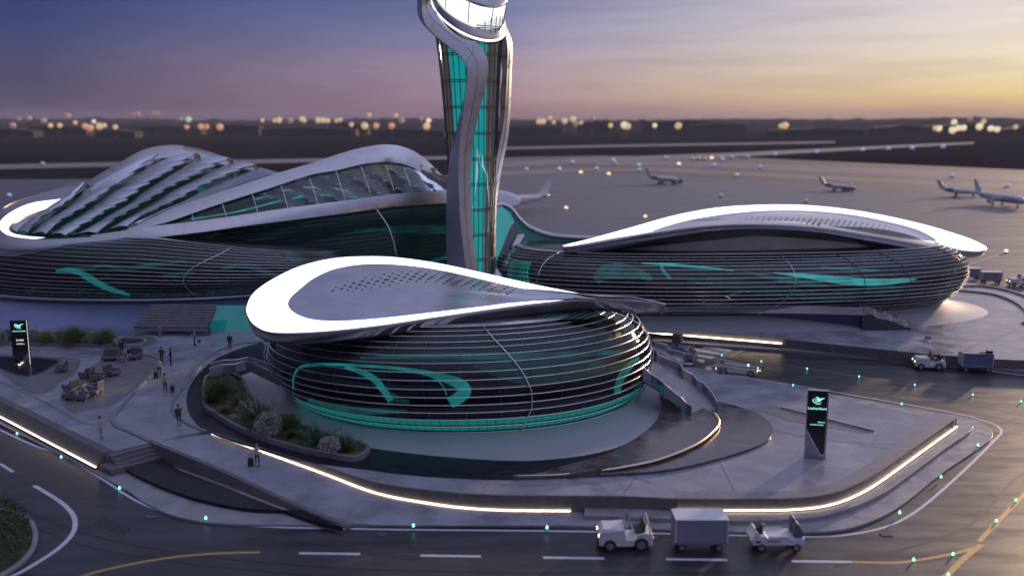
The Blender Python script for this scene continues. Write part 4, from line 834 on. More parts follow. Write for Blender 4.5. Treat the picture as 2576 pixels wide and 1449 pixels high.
# left loop: broad rim with the white ring
Rim_o = crs(GY([(700, 436, 141), (560, 438, 142), (400, 446, 141), (212, 457, 138), (127, 467, 135), (42, 497, 130), (-10, 522, 126), (-45, 560, 121), (-45, 600, 115), (-10, 622, 112), (60, 626, 110.6), (127, 622, 110.4), (254, 614, 110.6), (381, 599, 111.7)]), 8)
Rim_m = crs(GY([(700, 444, 139.5), (560, 455, 139), (400, 470, 137), (240, 482, 134), (157, 500, 130), (85, 510, 127.5), (40, 527, 124), (8, 549, 120.5), (-2, 569, 117), (13, 588, 114), (51, 598, 112.4), (127, 602, 111.4), (254, 594, 111.4), (381, 580, 112.3)]), 8)
Rim_i = crs(GY([(700, 452, 138.5), (560, 465, 138), (400, 485, 136), (262, 498, 132), (180, 507, 128), (127, 522, 125), (76, 539, 121.5), (38, 556, 118.5), (22, 573, 116), (34, 588, 113.8), (85, 596, 112.6), (140, 597, 112), (254, 590, 112), (381, 578, 112.6)]), 8)
n = 110; a = resample(Rim_o, n); m_ = resample(Rim_m, n); i_ = resample(Rim_i, n)
b = MB(); rings = [[p+Vector((0, .3, -1.0)), p+Vector((0, -.0, -.35)), p, p.lerp(q, .5)+Vector((0, 0, .12)), q] for p, q in zip(a, m_)]; b.loft(rings, closed=False); b.build('rim', M['metal2'], rf, smooth=True)
mid = [p.lerp(q, .45)+Vector((0, 0, .17)) for p, q in zip(a, m_)]
b = MB(); b.tube(mid[22:62], .045, 5); b.build('gilt_line', gm, rf, smooth=True)
b = MB(); b.loft([[m_[k] for k in range(18, 88)], [i_[k] for k in range(18, 88)]], closed=False); b.build('light_band', M['white'], rf, smooth=True)
b = MB(); b.loft([[m_[k] for k in range(0, 19)], [i_[k] for k in range(0, 19)]], closed=False); b.build('rim_inset', M['metal2'], rf, smooth=True)
b = MB(); b.loft([[p for p in i_], [p+Vector((.6, 1.0, -2.2)) for p in i_]], closed=False); b.build('rim_inner_glass', M['core2'], rf, smooth=True)
# louvred shell between the rear arch and the front arch: the louvre edges fan out from the left rim
EP = [([(36, 586), (60, 562), (100, 536), (140, 508), (200, 476)], 114.5, 124), ([(76, 590), (106, 562), (157, 531), (186, 508), (213, 476)], 113.3, 124.5),
      ([(123, 592), (157, 567), (190, 548), (224, 526), (254, 505), (279, 486), (311, 467), (352, 435), (385, 407)], 112.6, 134), ([(171, 596), (203, 584), (229, 569), (262, 548), (313, 520), (351, 490), (381, 469), (423, 444), (461, 421), (487, 400)], 112.3, 136),
      ([(254, 588), (288, 567), (322, 548), (355, 528), (385, 510), (415, 491), (435, 480), (478, 459), (520, 438), (571, 412)], 112.3, 137), ([(330, 570), (372, 552), (402, 537), (444, 518), (474, 501), (503, 484), (541, 467), (585, 448), (637, 428)], 112.9, 137.5),
      ([(338, 572), (423, 533), (550, 489), (620, 464), (683, 445)], 113.1, 121)]
NE = 121; EC = []
for P, y0, y1 in EP:
    q = resample(crs([Vector((x, y, 0)) for x, y in P], 10), NE); EC.append([atY(p.x, p.y, y0+(y1-y0)*(i/(NE-1))**1.1) for i, p in enumerate(q)])
b = MB(); b.loft([[p+Vector((0, .3, -.45)) for p in E_[::4]] for E_ in EC], closed=False); b.build('shell_glass', mat('shell_dark', (.012, .02, .022), .15, var=.9, scale=.15, emit=(0, .10, .10), estr=.10, coat=.4), rf, smooth=True)
NT = [0, 5, 9, 11, 10, 9, 5]
for k in range(1, 7):
    nt = NT[k]; b = MB(); up_e = []; lo_e = []; A_, B_ = EC[k-1], EC[k]; tot = NE-1
    for i in range(NE):
        t = i/tot; ph = t*nt; jag = ph-math.floor(ph) if i < tot else 1.0; jag = min(1, jag*1.25); env = min(1, t*10+.25)*(1 if t < .93 else 1)
        up_e.append(A_[i].lerp(B_[i], .03)+Vector((0, 0, .02)))
        f_ = (.86+.22*jag) if k < 6 else .97
        p = A_[i].lerp(B_[i], f_) + Vector((0, 0, (.72+.15*jag)*env if k < 6 else .25)); lo_e.append(p)
    m1_ = [a_.lerp(c_, .35)+Vector((0, 0, .22)) for a_, c_ in zip(up_e, lo_e)]; m2_ = [a_.lerp(c_, .72)+Vector((0, 0, .26)) for a_, c_ in zip(up_e, lo_e)]
    under = [p+Vector((-.1, .15, -.22)) for p in lo_e]
    b.loft([up_e, m1_, m2_, lo_e, under], closed=False); b.build('louvre', M['louvremetal'], rf, autos=R(50))
    if k < 6:
        g = MB()
        for t0 in (.20, .42, .60, .76, .90):
            if (k*3+int(t0*100)) % 3 == 0: continue
            ii = [int(t0*tot)+j for j in (0, 3, 6)]; ii = [min(tot, j) for j in ii]
            g.loft([[A_[i].lerp(B_[i], .95)+Vector((0, 0, -.2)) for i in ii], [B_[i]+Vector((.15, -.1, -.1)) for i in ii]], closed=False)
        g.build('glow_slot', M['tealhi'], rf)
    if k < 6:
        tip = lo_e[-1]; q = MB(); q.cyl(tip+Vector((0, 0, -1.2)), tip, .08, n=6); q.add([tip, tip+Vector((.55, .3, -.5)), tip+Vector((.2, .5, -.9)), tip+Vector((-.5, .2, -.25))], [(0, 1, 2, 3)]); q.build('louvre_tip', gm, rf)
# mullions between the front arch and the lower band
mull = [(423*0+483, 541, 487, 556), (559, 514, 569, 545), (635, 491, 648, 535), (707, 469, 724, 524), (778, 449, 800, 514), (845, 432, 868, 503), (908, 420, 934, 494), (968, 408, 993, 486), (1013, 415, 1037, 482), (1051, 429, 1076, 479), (1084, 445, 1104, 478), (1112, 463, 1126, 478)]
b = MB()
for x0, y0, x1, y1 in mull:
    t = (x1-423)/700; b.cyl(atY(x0, y0, 113.2+ (x0-423)*.0195), atY(x1, y1, 112.6+(x1-423)*.0158+.6), .075, n=6)
b.build('mullions', M['fin'], rf)
# dark glazed soffit behind the mullions, with rows of blades
gB = resample(B_lo[8:], 70); gC = resample(C_up[12:77], 70)
b = MB(); b.loft([[p+Vector((0, .5, 0)) for p in gB], [p+Vector((0, .6, 0)) for p in gC]], closed=False); b.build('clerestory_glass', M['glasst'], rf, smooth=True)
b = MB(); b.loft([[p+Vector((-1, 6, -.5)) for p in gB], [p+Vector((-1, 6.5, .8)) for p in gC], [p+Vector((-1, 5, -3.0)) for p in gC]], closed=False); b.build('clerestory_back', M['core'], rf, smooth=True)
b = MB(); g = MB()
for row in range(10):
    for k in range(16):
        s_ = .34 + .64*row/10 + k*.006; 
        i = s_*69; 
        if i >= 68: continue
        j = int(i); f = i-j; pa = gB[j].lerp(gB[j+1], f); pc = gC[j].lerp(gC[j+1], f)
        t = (k+.5)/16*1.1; base_ = pa.lerp(pc, t) + Vector((0, 2.6-1.0*t, -.1)); wdt = 1.15 + .25*math.sin(k*1.3+row)
        b.add([base_, base_+Vector((wdt*1.2, -.5, .42)), base_+Vector((wdt*1.75, -.5, .10)), base_+Vector((.2, -.1, -.22))], [(0, 1, 2, 3)])
        if (row+k) % 4 == 0: g.add([base_+Vector((-.1, .1, -.2)), base_+Vector((.7, .1, -.2)), base_+Vector((.7, .15, -.32)), base_+Vector((-.1, .15, -.32))], [(0, 1, 2, 3)])
b.build('soffit_blades', mat('blade_metal', (.50, .49, .54), .35, metal=.3), rf); g.build('glow_slot', M['teal'], rf)
for pts in ([(480, 550, 116.5), (600, 530, 118.5), (700, 505, 120.5), (790, 490, 122), (900, 495, 123.5)], [(640, 500, 121), (760, 475, 122.5), (860, 480, 124), (930, 492, 125)]):
    P = crs(GY(pts), 8); b = MB(); b.loft([P, [p+Vector((0, .3, -.22)) for p in P]], closed=False); b.build('glow_slot', M['teal'], rf)
P = crs(GY([(640, 506, 121.3), (720, 488, 122.3), (800, 484, 123.3), (880, 490, 124.2), (940, 500, 125)]), 8); b = MB(); b.tube(P, lambda t: .75*math.sin(math.pi*t)+.05, 8); b.build('inner_vault', M['metal2'], rf, smooth=True)
rel(rf)
# ================================================================== LINK between terminal and wide building
lk = empty('glass_link', tuple(at(1340, 690, ZP))); tag(lk, 'low swooping teal glass link between the tower foot and the wide building', 'building')
tk = crs(GY([(1240, 520, 124), (1262, 514, 124.5), (1286, 524, 124.5), (1307, 550, 124), (1332, 572, 123.4), (1375, 589, 122.6), (1417, 596, 121.8), (1471, 599, 121), (1530, 600, 120)]), 8)
bk = crs(GY([(1236, 700, 112.5), (1244, 698, 112), (1262, 690, 112), (1290, 676, 113), (1325, 665, 114), (1370, 660, 115), (1420, 655, 115.5), (1475, 650, 116), (1530, 648, 116)]), 8)
nk = len(tk)
def lkp(i, v, off=0.0): p = bk[i].lerp(tk[i], v); p.z -= .9*math.sin(math.pi*v); p.y += off; return p
b = MB(); b.loft([[lkp(i, v/12, .8) for i in range(nk)] for v in range(13)], closed=False); b.build('link_inner', mat('link_teal', (.01, .06, .06), .35, var=.9, scale=.16, emit=(.0, .16, .15), estr=.35), lk, smooth=True)
b = MB(); b.loft([[lkp(i, v/12) for i in range(nk)] for v in range(13)], closed=False); b.build('link_glass', M['glasst'], lk, smooth=True)
b = MB()
for k in range(26): b.bar([lkp(i, .03+.94*k/25, -.04) for i in range(nk)], .16, .035)
b.build('link_fins', mat('link_fin', (.08, .14, .14), .3, metal=.6), lk)
b = MB(); b.loft([[p+Vector((0, -.3, -.35)), p+Vector((0, -.4, .1)), p+Vector((0, .3, .35)), p+Vector((0, 1.2, .2)), p+Vector((0, 1.2, -.3))] for p in tk], True); b.build('roof_edge', M['metal'], lk, smooth=True)
fan = [lkp(i, v) for i, v in ((0, .98), (8, .98), (16, .94), (20, .88), (19, .74), (15, .5), (9, .2), (5, .05), (0, .02))]
b = MB(); P = [p+Vector((0, -.35, 0)) for p in fan]; b.V = P; b.F = [tuple(range(len(P)))]; b.build('fan_panel', mat('fan_teal', (.01, .16, .15), .3, var=.3, scale=.3, emit=(.01, .20, .19), estr=.7), lk)
b = MB()
for k in range(20):
    t = k/20; a_ = fan[0].lerp(fan[8], t); c_ = crs([fan[3], fan[4], fan[5], fan[6], fan[7]], 8); c_ = c_[min(len(c_)-1, int(t*(len(c_)-1)))]; b.tube([a_+Vector((0, -.42, 0)), a_.lerp(c_, .5)+Vector((0, -.45, -.12)), c_+Vector((0, -.42, 0))], .025, 4)
b.build('fan_bars', M['fin'], lk)
for (i0, v0, i1, v1, w_, m__) in ((21, .90, 7, .02, .42, 'darkmetal'), (26, .80, 10, .02, .55, 'metal'), (31, .62, 18, .10, .06, 'fin')):
    a_ = lkp(i0, v0, -.6); c_ = lkp(i1, v1, -.6); b = MB(); b.loft([[p+Vector((-w_, 0, 0)), p+Vector((w_, 0, 0)), p+Vector((w_, .3, 0)), p+Vector((-w_, .3, 0))] for p in (a_, a_.lerp(c_, .5)+Vector((0, -.15, 0)), c_)]); b.build('strut', M[m__], lk)
rel(lk)
# ================================================================== CONTROL TOWER
tw = empty('control_tower', (-4.6, 112, ZP)); tag(tw, 'tall twisting control tower with teal lit glass shaft and glowing white head', 'control tower')
YT = 112.0
cL = crs([Vector((atY(x, y, YT).x, atY(x, y, YT).z, 0)) for x, y in ((1090, 60), (1098, 100), (1110, 200), (1122, 340), (1130, 460), (1134, 560), (1136, 700), (1136, 850))], 8)
cR = crs([Vector((atY(x, y, YT).x, atY(x, y, YT).z, 0)) for x, y in ((1266, 60), (1262, 105), (1255, 240), (1248, 420), (1243, 560), (1240, 675), (1238, 760), (1236, 850))], 8)
def atz(C_, z):
    for p, q in zip(C_, C_[1:]):
        if (p.y-z)*(q.y-z) <= 0: f = (z-p.y)/((q.y-p.y) or 1); return p.x+(q.x-p.x)*f
    return C_[0].x if z > C_[0].y else C_[-1].x
def tring(z, off=0.0, n=48, a0=0, a1=2*math.pi):
    l, r_ = atz(cL, z), atz(cR, z); c = (l+r_)/2; h = (r_-l)/2 - off
    return [Vector((c + h*math.cos(a0+(a1-a0)*k/n), YT + h*math.sin(a0+(a1-a0)*k/n), z)) for k in range(n if a1-a0 > 6.2 else n+1)]
zs = [ZP + (36.5-ZP)*k/30 for k in range(31)]
b = MB(); b.loft([tring(z) for z in zs], True, False, False); b.build('glass_shaft', glassmat('tower_glass', (.72, .80, .82), f=.22), tw, smooth=True)
b = MB(); b.loft([tring(z, .35) for z in zs], True, False, False); b.build('inner_core', mat('tower_core', (.30, .25, .24), .5, metal=.0, var=.5, scale=.35, emit=(.11, .085, .08), estr=.55), tw, smooth=True)  # faint brown emission on the core stands in for dim interior light
b = MB(); b.loft([tring(z, .22, 14, R(-132), R(-52)) for z in zs], closed=False); b.build('lit_interior', mat('tower_teal', (.01, .2, .2), .4, emit=(.012, .36, .36), estr=.85, var=.1), tw, smooth=True)
b = MB(); zz_ = 3.0; row = 0
while zz_ < 36:
    for dz in (0, .22):
        rg = tring(zz_+dz, -.06, 48); b.tube(rg, .055, 4, closed=True)
    zz_ += 2.9
for k in range(30):
    b.tube([tring(z, -.03, 30)[k] for z in zs[::2]], .045, 4)
b.build('shaft_mullions', M['darkmetal'], tw)
# slim reflections on the shaft, imitated by glowing slivers set inside the glass
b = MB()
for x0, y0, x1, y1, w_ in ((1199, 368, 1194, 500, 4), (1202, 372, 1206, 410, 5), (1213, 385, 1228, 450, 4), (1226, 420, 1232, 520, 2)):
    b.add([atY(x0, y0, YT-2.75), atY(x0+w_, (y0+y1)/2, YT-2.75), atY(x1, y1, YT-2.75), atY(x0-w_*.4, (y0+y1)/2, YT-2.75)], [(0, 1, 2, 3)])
b.build('painted_reflection', mat('reflection_glow', (.4, .6, .6), .3, emit=(.35, .62, .66), estr=.55), tw)
# wedge ribs
def rib3(L_, C_, Rg, yl, yc, yr, name, yb):
    n = 90; a = resample(crs([atY(x, y, yl) for x, y in L_], 8), n); c = resample(crs([atY(x, y, yc) for x, y in C_], 8), n); r_ = resample(crs([atY(x, y, yr) for x, y in Rg], 8), n)
    b = MB(); b.loft([[p, p.lerp(q, .5)+Vector((-.05, -.05, 0)), q, q.lerp(s_, .5)+Vector((0, -.08, 0)), s_, s_+Vector((-.2, yb, 0)), p+Vector((.2, yb, 0))] for p, q, s_ in zip(a, c, r_)], True); o_ = b.build(name, M['ribmetal'], tw, autos=R(38))
    g = MB(); g.tube([q.lerp(s_, .5)+Vector((0, -.10, 0)) for q, s_ in zip(c, r_)], .018, 4)
    for i_ in range(12, n-8, 11): g.tube([c[i_]+Vector((0, -.02, 0)), c[i_].lerp(r_[min(n-1, i_-2)], .5)+Vector((0, -.10, 0)), r_[i_-3]+Vector((0, -.02, 0))], .016, 4)
    g.build('rib_seams', M['darkmetal'], tw); return o_
Lf = [(1060, -60), (1050, 0), (1054, 47), (1090, 89), (1142, 132), (1166, 160), (1171, 188), (1167, 235), (1157, 282), (1142, 348), (1130, 405), (1124, 470), (1122, 541), (1123, 612), (1124, 690), (1124, 860)]
Cf = [(1070, -55), (1062, 8), (1068, 58), (1102, 96), (1152, 136), (1174, 166), (1177, 192), (1172, 240), (1165, 290), (1158, 348), (1154, 405), (1154, 470), (1157, 541), (1163, 602), (1172, 690), (1178, 860)]
Rf_ = [(1130, -60), (1083, 5), (1098, 30), (1142, 62), (1180, 90), (1210, 120), (1225, 148), (1228, 174), (1223, 212), (1213, 254), (1201, 301), (1192, 348), (1186, 400), (1184, 470), (1187, 541), (1192, 602), (1202, 690), (1210, 860)]
rib3(Lf, Cf, Rf_, 109.5, 107.6, 108.2, 'front_rib', 1.0)
Lr = [(1250, 60), (1262, 95), (1263, 120), (1261, 155), (1263, 188), (1257, 245), (1257, 290), (1249, 353), (1242, 400), (1237, 470), (1235, 541), (1234, 700), (1233, 860)]
Cr = [(1264, 62), (1272, 88), (1277, 120), (1276, 160), (1275, 195), (1272, 250), (1268, 300), (1257, 360), (1248, 410), (1242, 470), (1239, 541), (1239, 700), (1239, 860)]
Rr = [(1270, 60), (1281, 84), (1287, 105), (1289, 141), (1287, 188), (1284, 282), (1277, 353), (1265, 409), (1256, 461), (1249, 532), (1247, 700), (1246, 860)]
rib3(Lr, Cr, Rr, 113, 111.5, 112.5, 'rear_rib', .8)
# head: tilted stack
hc = atY(1180, 36, YT-.6)
U_ = Vector((math.cos(R(31)), 0, -math.sin(R(31)))); V_ = Vector((.10, math.cos(R(33)), math.sin(R(33)))).normalized(); V_ = (V_ - U_*V_.dot(U_)).normalized(); Nn = U_.cross(V_).normalized(); Nn = Nn if Nn.z > 0 else -Nn
RH = 4.62; AX = Vector((.06, -.10, .80))
def hring(h, r_, n=64): return [hc + AX*h + U_*(r_*math.cos(2*math.pi*k/n)) + V_*(r_*math.sin(2*math.pi*k/n)) for k in range(n)]
b = MB(); b.loft([hring(-1.6, RH*.70), hring(-.7, RH*.93), hring(-.12, RH*.985)], True, True, True); b.build('head_base', M['metal'], tw, smooth=True)
b = MB(); b.loft([hring(-.12, RH*.99), hring(-.06, RH*1.012), hring(.10, RH*1.012), hring(.16, RH*.99)], True, False, False); b.build('led_ring', mat('ring_light', (.8, .8, .8), .5, emit=(1, .96, .92), estr=1.6), tw, smooth=True)
b = MB(); b.loft([hring(.16, RH*.99), hring(.5, RH*.985), hring(1.1, RH*.95), hring(1.2, RH*.90)], True, False, False); b.build('collar', M['metal'], tw, autos=R(30))
b = MB(); b.loft([hring(1.1, RH*.90), hring(4.3, RH*.96)], True, True, True); b.build('lit_windows', mat('head_light', (.8, .8, .8), .5, emit=(1, .99, .96), estr=1.25), tw, smooth=True)
b = MB()
for h in [1.4+k*.29 for k in range(1, 10)]: b.tube(hring(h, RH*(.912+.018*(h-1.1)), 64), .018, 4, closed=True)
for k in range(0, 64, 1): b.tube([hring(h, RH*(.913+.018*(h-1.1)))[k] for h in (1.4, 4.3)], .016, 4)
b.build('window_grid', mat('grid_grey', (.5, .5, .48), .5), tw)
for k in range(2, 64, 7): b = MB(); b.tube([hring(h, RH*(.918+.018*(h-1.1)))[k] for h in (1.4, 4.3)], .05, 4); b.build('window_post', M['darkmetal'], tw)
b = MB(); b.loft([hring(4.3, RH*.94), hring(4.34, RH*1.0), hring(4.7, RH*1.0), hring(4.9, RH*.92), hring(5.6, RH*.86), hring(7.0, RH*.62), hring(7.8, RH*.25), hring(7.9, RH*.02)], True, False, True); b.build('dome', M['metal'], tw, smooth=True)
rel(tw)
# ================================================================== FOOTBRIDGES
def bridge(name, label, Lp, Rp, par=.75, th=.14, m='metal2', posts=True):
    base = (Lp[0]+Rp[0])/2; o = empty(name, tuple(base)); tag(o, label, 'footbridge')
    Lp = [p-base for p in Lp]; Rp = [p-base for p in Rp]
    b = MB(); b.loft([[l+Vector((0, 0, -.3)), l, r_, r_+Vector((0, 0, -.3))] for l, r_ in zip(Lp, Rp)]); b.build('deck', M['concrete'], o)
    for P in (Lp, Rp):
        b = MB(); b.loft([[p+Vector((0, 0, -.32)), p+Vector((0, 0, par+(.16 if i % 3 == 1 else 0))), p+Vector((.05, -th, par+(.16 if i % 3 == 1 else 0))), p+Vector((.05, -th, -.32))] for i, p in enumerate(P)]); b.build('parapet', M[m], o)
        b = MB(); b.tube([p+Vector((.02, -th/2, par+.03+(.16 if i % 3 == 1 else 0))) for i, p in enumerate(P)], .05, 6); b.build('handrail', M['fin'], o)
    return o
farS = GZ([(1610, 893, 4.1), (1650, 909, 3.9), (1672, 918, 3.5), (1706, 929, 3.25), (1716, 951, 2.9), (1740, 958, 2.65), (1752, 974, 2.3), (1766, 984, 1.95), (1790, 1006, 1.7), (1803, 1030, 1.45)])
neaS = GZ([(1590, 930, 4.1), (1615, 946, 3.9), (1634, 958, 3.5), (1650, 968, 3.25), (1668, 988, 2.9), (1684, 996, 2.65), (1700, 1010, 2.3), (1712, 1024, 1.95), (1724, 1032, 1.7), (1737, 1040, 1.6)])
bridge('footbridge', 'stepped pale ramp bridge with wavy metal parapets leaving the right side of the teardrop building', neaS, farS, par=.62)
fN = GZ([(527, 938, 2.2), (560, 934, 2.4), (592, 928, 2.6), (618, 920, 2.8), (660, 940, 3.0), (705, 962, 3.2)])
fF = GZ([(530, 926, 2.2), (562, 922, 2.4), (594, 917, 2.6), (624, 911, 2.8), (664, 926, 3.0), (706, 946, 3.2)])
bridge('footbridge', 'small arched footbridge with railing above the planted bed left of the teardrop building', fN, fF, par=.45)
cm = GZ([(1640, 868, 3.4), (1676, 882, 3.0), (1690, 890, 2.4), (1716, 896, 2.3), (1722, 905, 2.0)]); cn = GZ([(1630, 886, 3.4), (1662, 902, 3.0), (1682, 910, 2.4), (1700, 915, 2.3), (1712, 922, 2.0)])
bridge('footbridge', 'short grey gangway bridge behind the right edge of the teardrop building', cn, cm, par=.4)
# ================================================================== PEOPLE
SKIN = mat('skin', (.36, .22, .16), .6); HAIRD = mat('hair_dark', (.02, .016, .014), .6); HAIRB = mat('hair_fair', (.35, .27, .17), .6); SHOE = mat('shoes', (.02, .02, .022), .5)
def cloth(n, c): return mat('cloth_'+n, c, .8, var=.12, scale=9)
CL = {'navy': (.03, .035, .06), 'black': (.018, .018, .022), 'white': (.42, .41, .42), 'lilac': (.34, .30, .36), 'brown': (.05, .042, .04), 'grey': (.16, .16, .19), 'jeans': (.04, .055, .11), 'stone': (.22, .20, .18), 'blue': (.22, .27, .38), 'taupe': (.16, .13, .14)}
CL = {k: cloth(k, v) for k, v in CL.items()}
def person(loc, rz, label, top='navy', legs='black', hair='dark', h=1.76, arms=((12, 5, 8), (12, 5, 8)), stride=0.0, sit=False, bald=False, bare=False, long=False, jacket=False, woman=False):
    """arms: (out, forward, elbow bend) in degrees for left and right"""
    k = h/1.76; root = empty('person', loc, rz); tag(root, label, 'person', 'people on the plaza')
    hipz = .93 if not sit else .50; V = []; E = []; Rr = []; T = []
    def vx(p, r): V.append(Vector(p)*k); Rr.append(r if hasattr(r, '__len__') else (r, r)); return len(V)-1
    def ed_(a, b, t): E.append((a, b)); T.append(t)
    sw = .19 if not woman else .165
    pel = vx((0, 0, hipz), (.15, .11)); wa = vx((0, 0, hipz+.16), (.135 if not woman else .115, .10)); ch = vx((0, .01, hipz+.36), (.165, .115)); nb = vx((0, .0, hipz+.51), (.07, .06)); nk = vx((0, .015, hipz+.58), (.052, .052))
    hd = vx((0, .03, hipz+.68), (.078, .092)); cr = vx((0, .02, hipz+.78), (.068, .082))
    ed_(pel, wa, 0); ed_(wa, ch, 0); ed_(ch, nb, 0); ed_(nb, nk, 2); ed_(nk, hd, 2); ed_(hd, cr, 2)
    for sgn, (ao, af, eb) in ((-1, arms[0]), (1, arms[1])):
        sh = vx((sgn*sw, 0, hipz+.47), .062); ed_(ch, sh, 0)
        ao, af, eb = R(ao), R(af), R(eb)
        d1 = Vector((sgn*math.sin(ao), math.sin(af)*math.cos(ao), -math.cos(ao)*math.cos(af))); el = vx(Vector((sgn*sw, 0, hipz+.47))+d1*.29, .045); ed_(sh, el, 0)
        d2 = (Matrix.Rotation(eb, 3, 'X') @ d1); p2 = Vector(V[el])/k + d2*.26; wr = vx(p2, .030); ed_(el, wr, 2 if bare else 0)
        hn = vx(p2+d2*.07, (.036, .022)); ed_(wr, hn, 2)
        side = Vector((0, 1, 0)) if abs(d2.y) < .8 else Vector((1, 0, 0)); side = (side - d2*side.dot(d2)).normalized(); pn = d2.cross(side)
        for f in range(4):
            o_ = side*(.027-.018*f); ln = (.065, .075, .07, .055)[f]; a_ = vx(p2+d2*.10+o_, .009); ed_(hn, a_, 2); c_ = vx(p2+d2*(.10+ln*.5)+o_-pn*sgn*.010, .0085); ed_(a_, c_, 2); e_ = vx(p2+d2*(.10+ln*.85)+o_-pn*sgn*.028, .007); ed_(c_, e_, 2)
        a_ = vx(p2+d2*.05+side*.045, .010); ed_(hn, a_, 2); c_ = vx(p2+d2*.085+side*.06-pn*sgn*.012, .009); ed_(a_, c_, 2)
    for sgn in (-1, 1):
        if sit:
            hp = vx((sgn*.10, .02, hipz-.02), .085); kn = vx((sgn*.12, .44, hipz+.0), .062); ak = vx((sgn*.12, .50, .09), .042); to = vx((sgn*.12, .66, .045), (.042, .03)); he = vx((sgn*.12, .46, .05), .038)
        else:
            st = stride*sgn; hp = vx((sgn*.095, 0, hipz-.06), .088); kn = vx((sgn*.10, .06+st*.5, .50), .062); ak = vx((sgn*.10, st, .10), .042); to = vx((sgn*.115, st+.17, .04), (.042, .03)); he = vx((sgn*.10, st-.04, .05), .038)
        ed_(pel, hp, 1); ed_(hp, kn, 1); ed_(kn, ak, 1); ed_(ak, to, 3); ed_(ak, he, 3)
    me = bpy.data.meshes.new('body'); me.from_pydata(V, E, []); ob = bpy.data.objects.new('body', me); COL.objects.link(ob)
    sk_ = ob.modifiers.new('skin', 'SKIN'); sl = me.skin_vertices[0] if me.skin_vertices else None
    if sl is None:
        bm = bmesh.new(); bm.from_mesh(me); bm.verts.layers.skin.verify(); bm.to_mesh(me); bm.free(); sl = me.skin_vertices[0]
    for i, r_ in enumerate(Rr): sl.data[i].radius = (r_[0]*k, r_[1]*k)
    sl.data[0].use_root = True
    sb_ = ob.modifiers.new('sub', 'SUBSURF'); sb_.levels = 1; sb_.render_levels = 1
    bpy.context.view_layer.update()
    dg = bpy.context.evaluated_depsgraph_get(); nm = bpy.data.meshes.new_from_object(ob.evaluated_get(dg)); bpy.data.objects.remove(ob)
    nm.materials.clear()
    for m_ in (CL[top], CL[legs], SKIN, SHOE): nm.materials.append(m_)
    segs = [(V[a], V[c], t) for (a, c), t in zip(E, T)]
    for f in nm.polygons:
        p = f.center; best = 9; bt = 0
        for a, c, t in segs:
            ab = c-a; u = max(0, min(1, (p-a).dot(ab)/max(1e-9, ab.dot(ab)))); d = (p-(a+ab*u)).length
            if d < best: best = d; bt = t
        f.material_index = bt; f.use_smooth = True
    body = bpy.data.objects.new('body', nm); COL.objects.link(body); body.parent = root
    hc_ = (V[hd]+V[cr])/2; b = MB()
    b.ball(hc_+Vector((0, .10*k, -.02*k)), (.016*k, .022*k, .02*k), 6, 4); b.build('nose', SKIN, root, smooth=True)
    b = MB()
    for sx in (-1, 1): b.ball(hc_+Vector((sx*.082*k, .01*k, -.02*k)), (.012*k, .02*k, .03*k), 6, 4)
    b.build('ears', SKIN, root, smooth=True)
    b = MB()
    for sx in (-1, 1): b.ball(hc_+Vector((sx*.032*k, .088*k, .0)), (.014*k, .008*k, .008*k), 6, 4)
    b.build('eyes', HAIRD, root, smooth=True)
    b = MB(); b.ball(hc_+Vector((0, .088*k, -.055*k)), (.026*k, .008*k, .007*k), 6, 4); b.build('mouth', mat('lips', (.25, .09, .08), .5), root, smooth=True)
    if not bald:
        b = MB(); b.ball(hc_+Vector((0, -.022*k, .022*k)), (.094*k, .100*k, .092*k), 12, 8)
        if long: b.ball(hc_+Vector((0, -.05*k, -.10*k)), (.085*k, .05*k, .15*k), 10, 6)
        b.build('hair', HAIRB if hair == 'fair' else HAIRD, root, smooth=True)
    if jacket:
        rg = []
        for z, rx_, ry_ in ((hipz+.52, .085, .075), (hipz+.48, .185, .115), (hipz+.36, .205, .145), (hipz+.16, .185, .135), (hipz-.02, .195, .145), (hipz-.12, .20, .15)):
            rg.append([Vector((rx_*math.cos(-2*math.pi*i/16), ry_*math.sin(-2*math.pi*i/16), z))*k for i in range(16)])
        b = MB(); b.loft(rg, True, False, False); b.build('jacket', CL[top], root, smooth=True)
    return root
def feet(px, py, z=ZP): p = at(px, py, z); return (p.x, p.y, z+.012)
def suitcase(loc, rz, label, cm_='black', s=1.0):
    o = empty('suitcase', loc, rz); tag(o, label, 'suitcase', 'wheeled suitcases')
    b = MB(); b.box((0, 0, .36*s), (.40*s, .24*s, .54*s)); bevel(b.build('shell', CL[cm_], o), .05, 3)
    b = MB(); [b.box((x*s, .125*s, .36*s), (.03*s, .02, .46*s)) for x in (-.12, 0, .12)]; b.build('ridges', M['rubber'], o)
    b = MB(); b.tube([(-.1*s, 0, .6*s), (-.1*s, 0, 1.0*s), (.1*s, 0, 1.0*s), (.1*s, 0, .6*s)], .014, 6); b.build('handle', M['darkmetal'], o)
    for x in (-.15, .15):
        b = MB(); b.cyl((x*s, -.10*s, .045*s), (x*s, -.05*s, .045*s), .045*s, n=10); b.cyl((x*s, .05*s, .045*s), (x*s, .10*s, .045*s), .045*s, n=10); b.build('wheel', M['rubber'], o)
    return o
def hbag(loc, rz, label):
    o = empty('handbag', loc, rz); tag(o, label, 'bag')
    b = MB(); b.box((0, 0, .16), (.36, .14, .28), taper=.85); bevel(b.build('body', CL['black'], o), .03)
    b = MB(); b.tube([(-.1, 0, .28), (-.07, 0, .42), (.07, 0, .42), (.1, 0, .28)], .012, 6); b.build('handle', CL['black'], o)
person(feet(404, 849), R(200), 'standing person in pale patterned clothes with an arm raised, before the striped steps', 'stone', 'stone', 'dark', 1.66, ((25, 40, 100), (20, 10, 15)), long=True, woman=True)
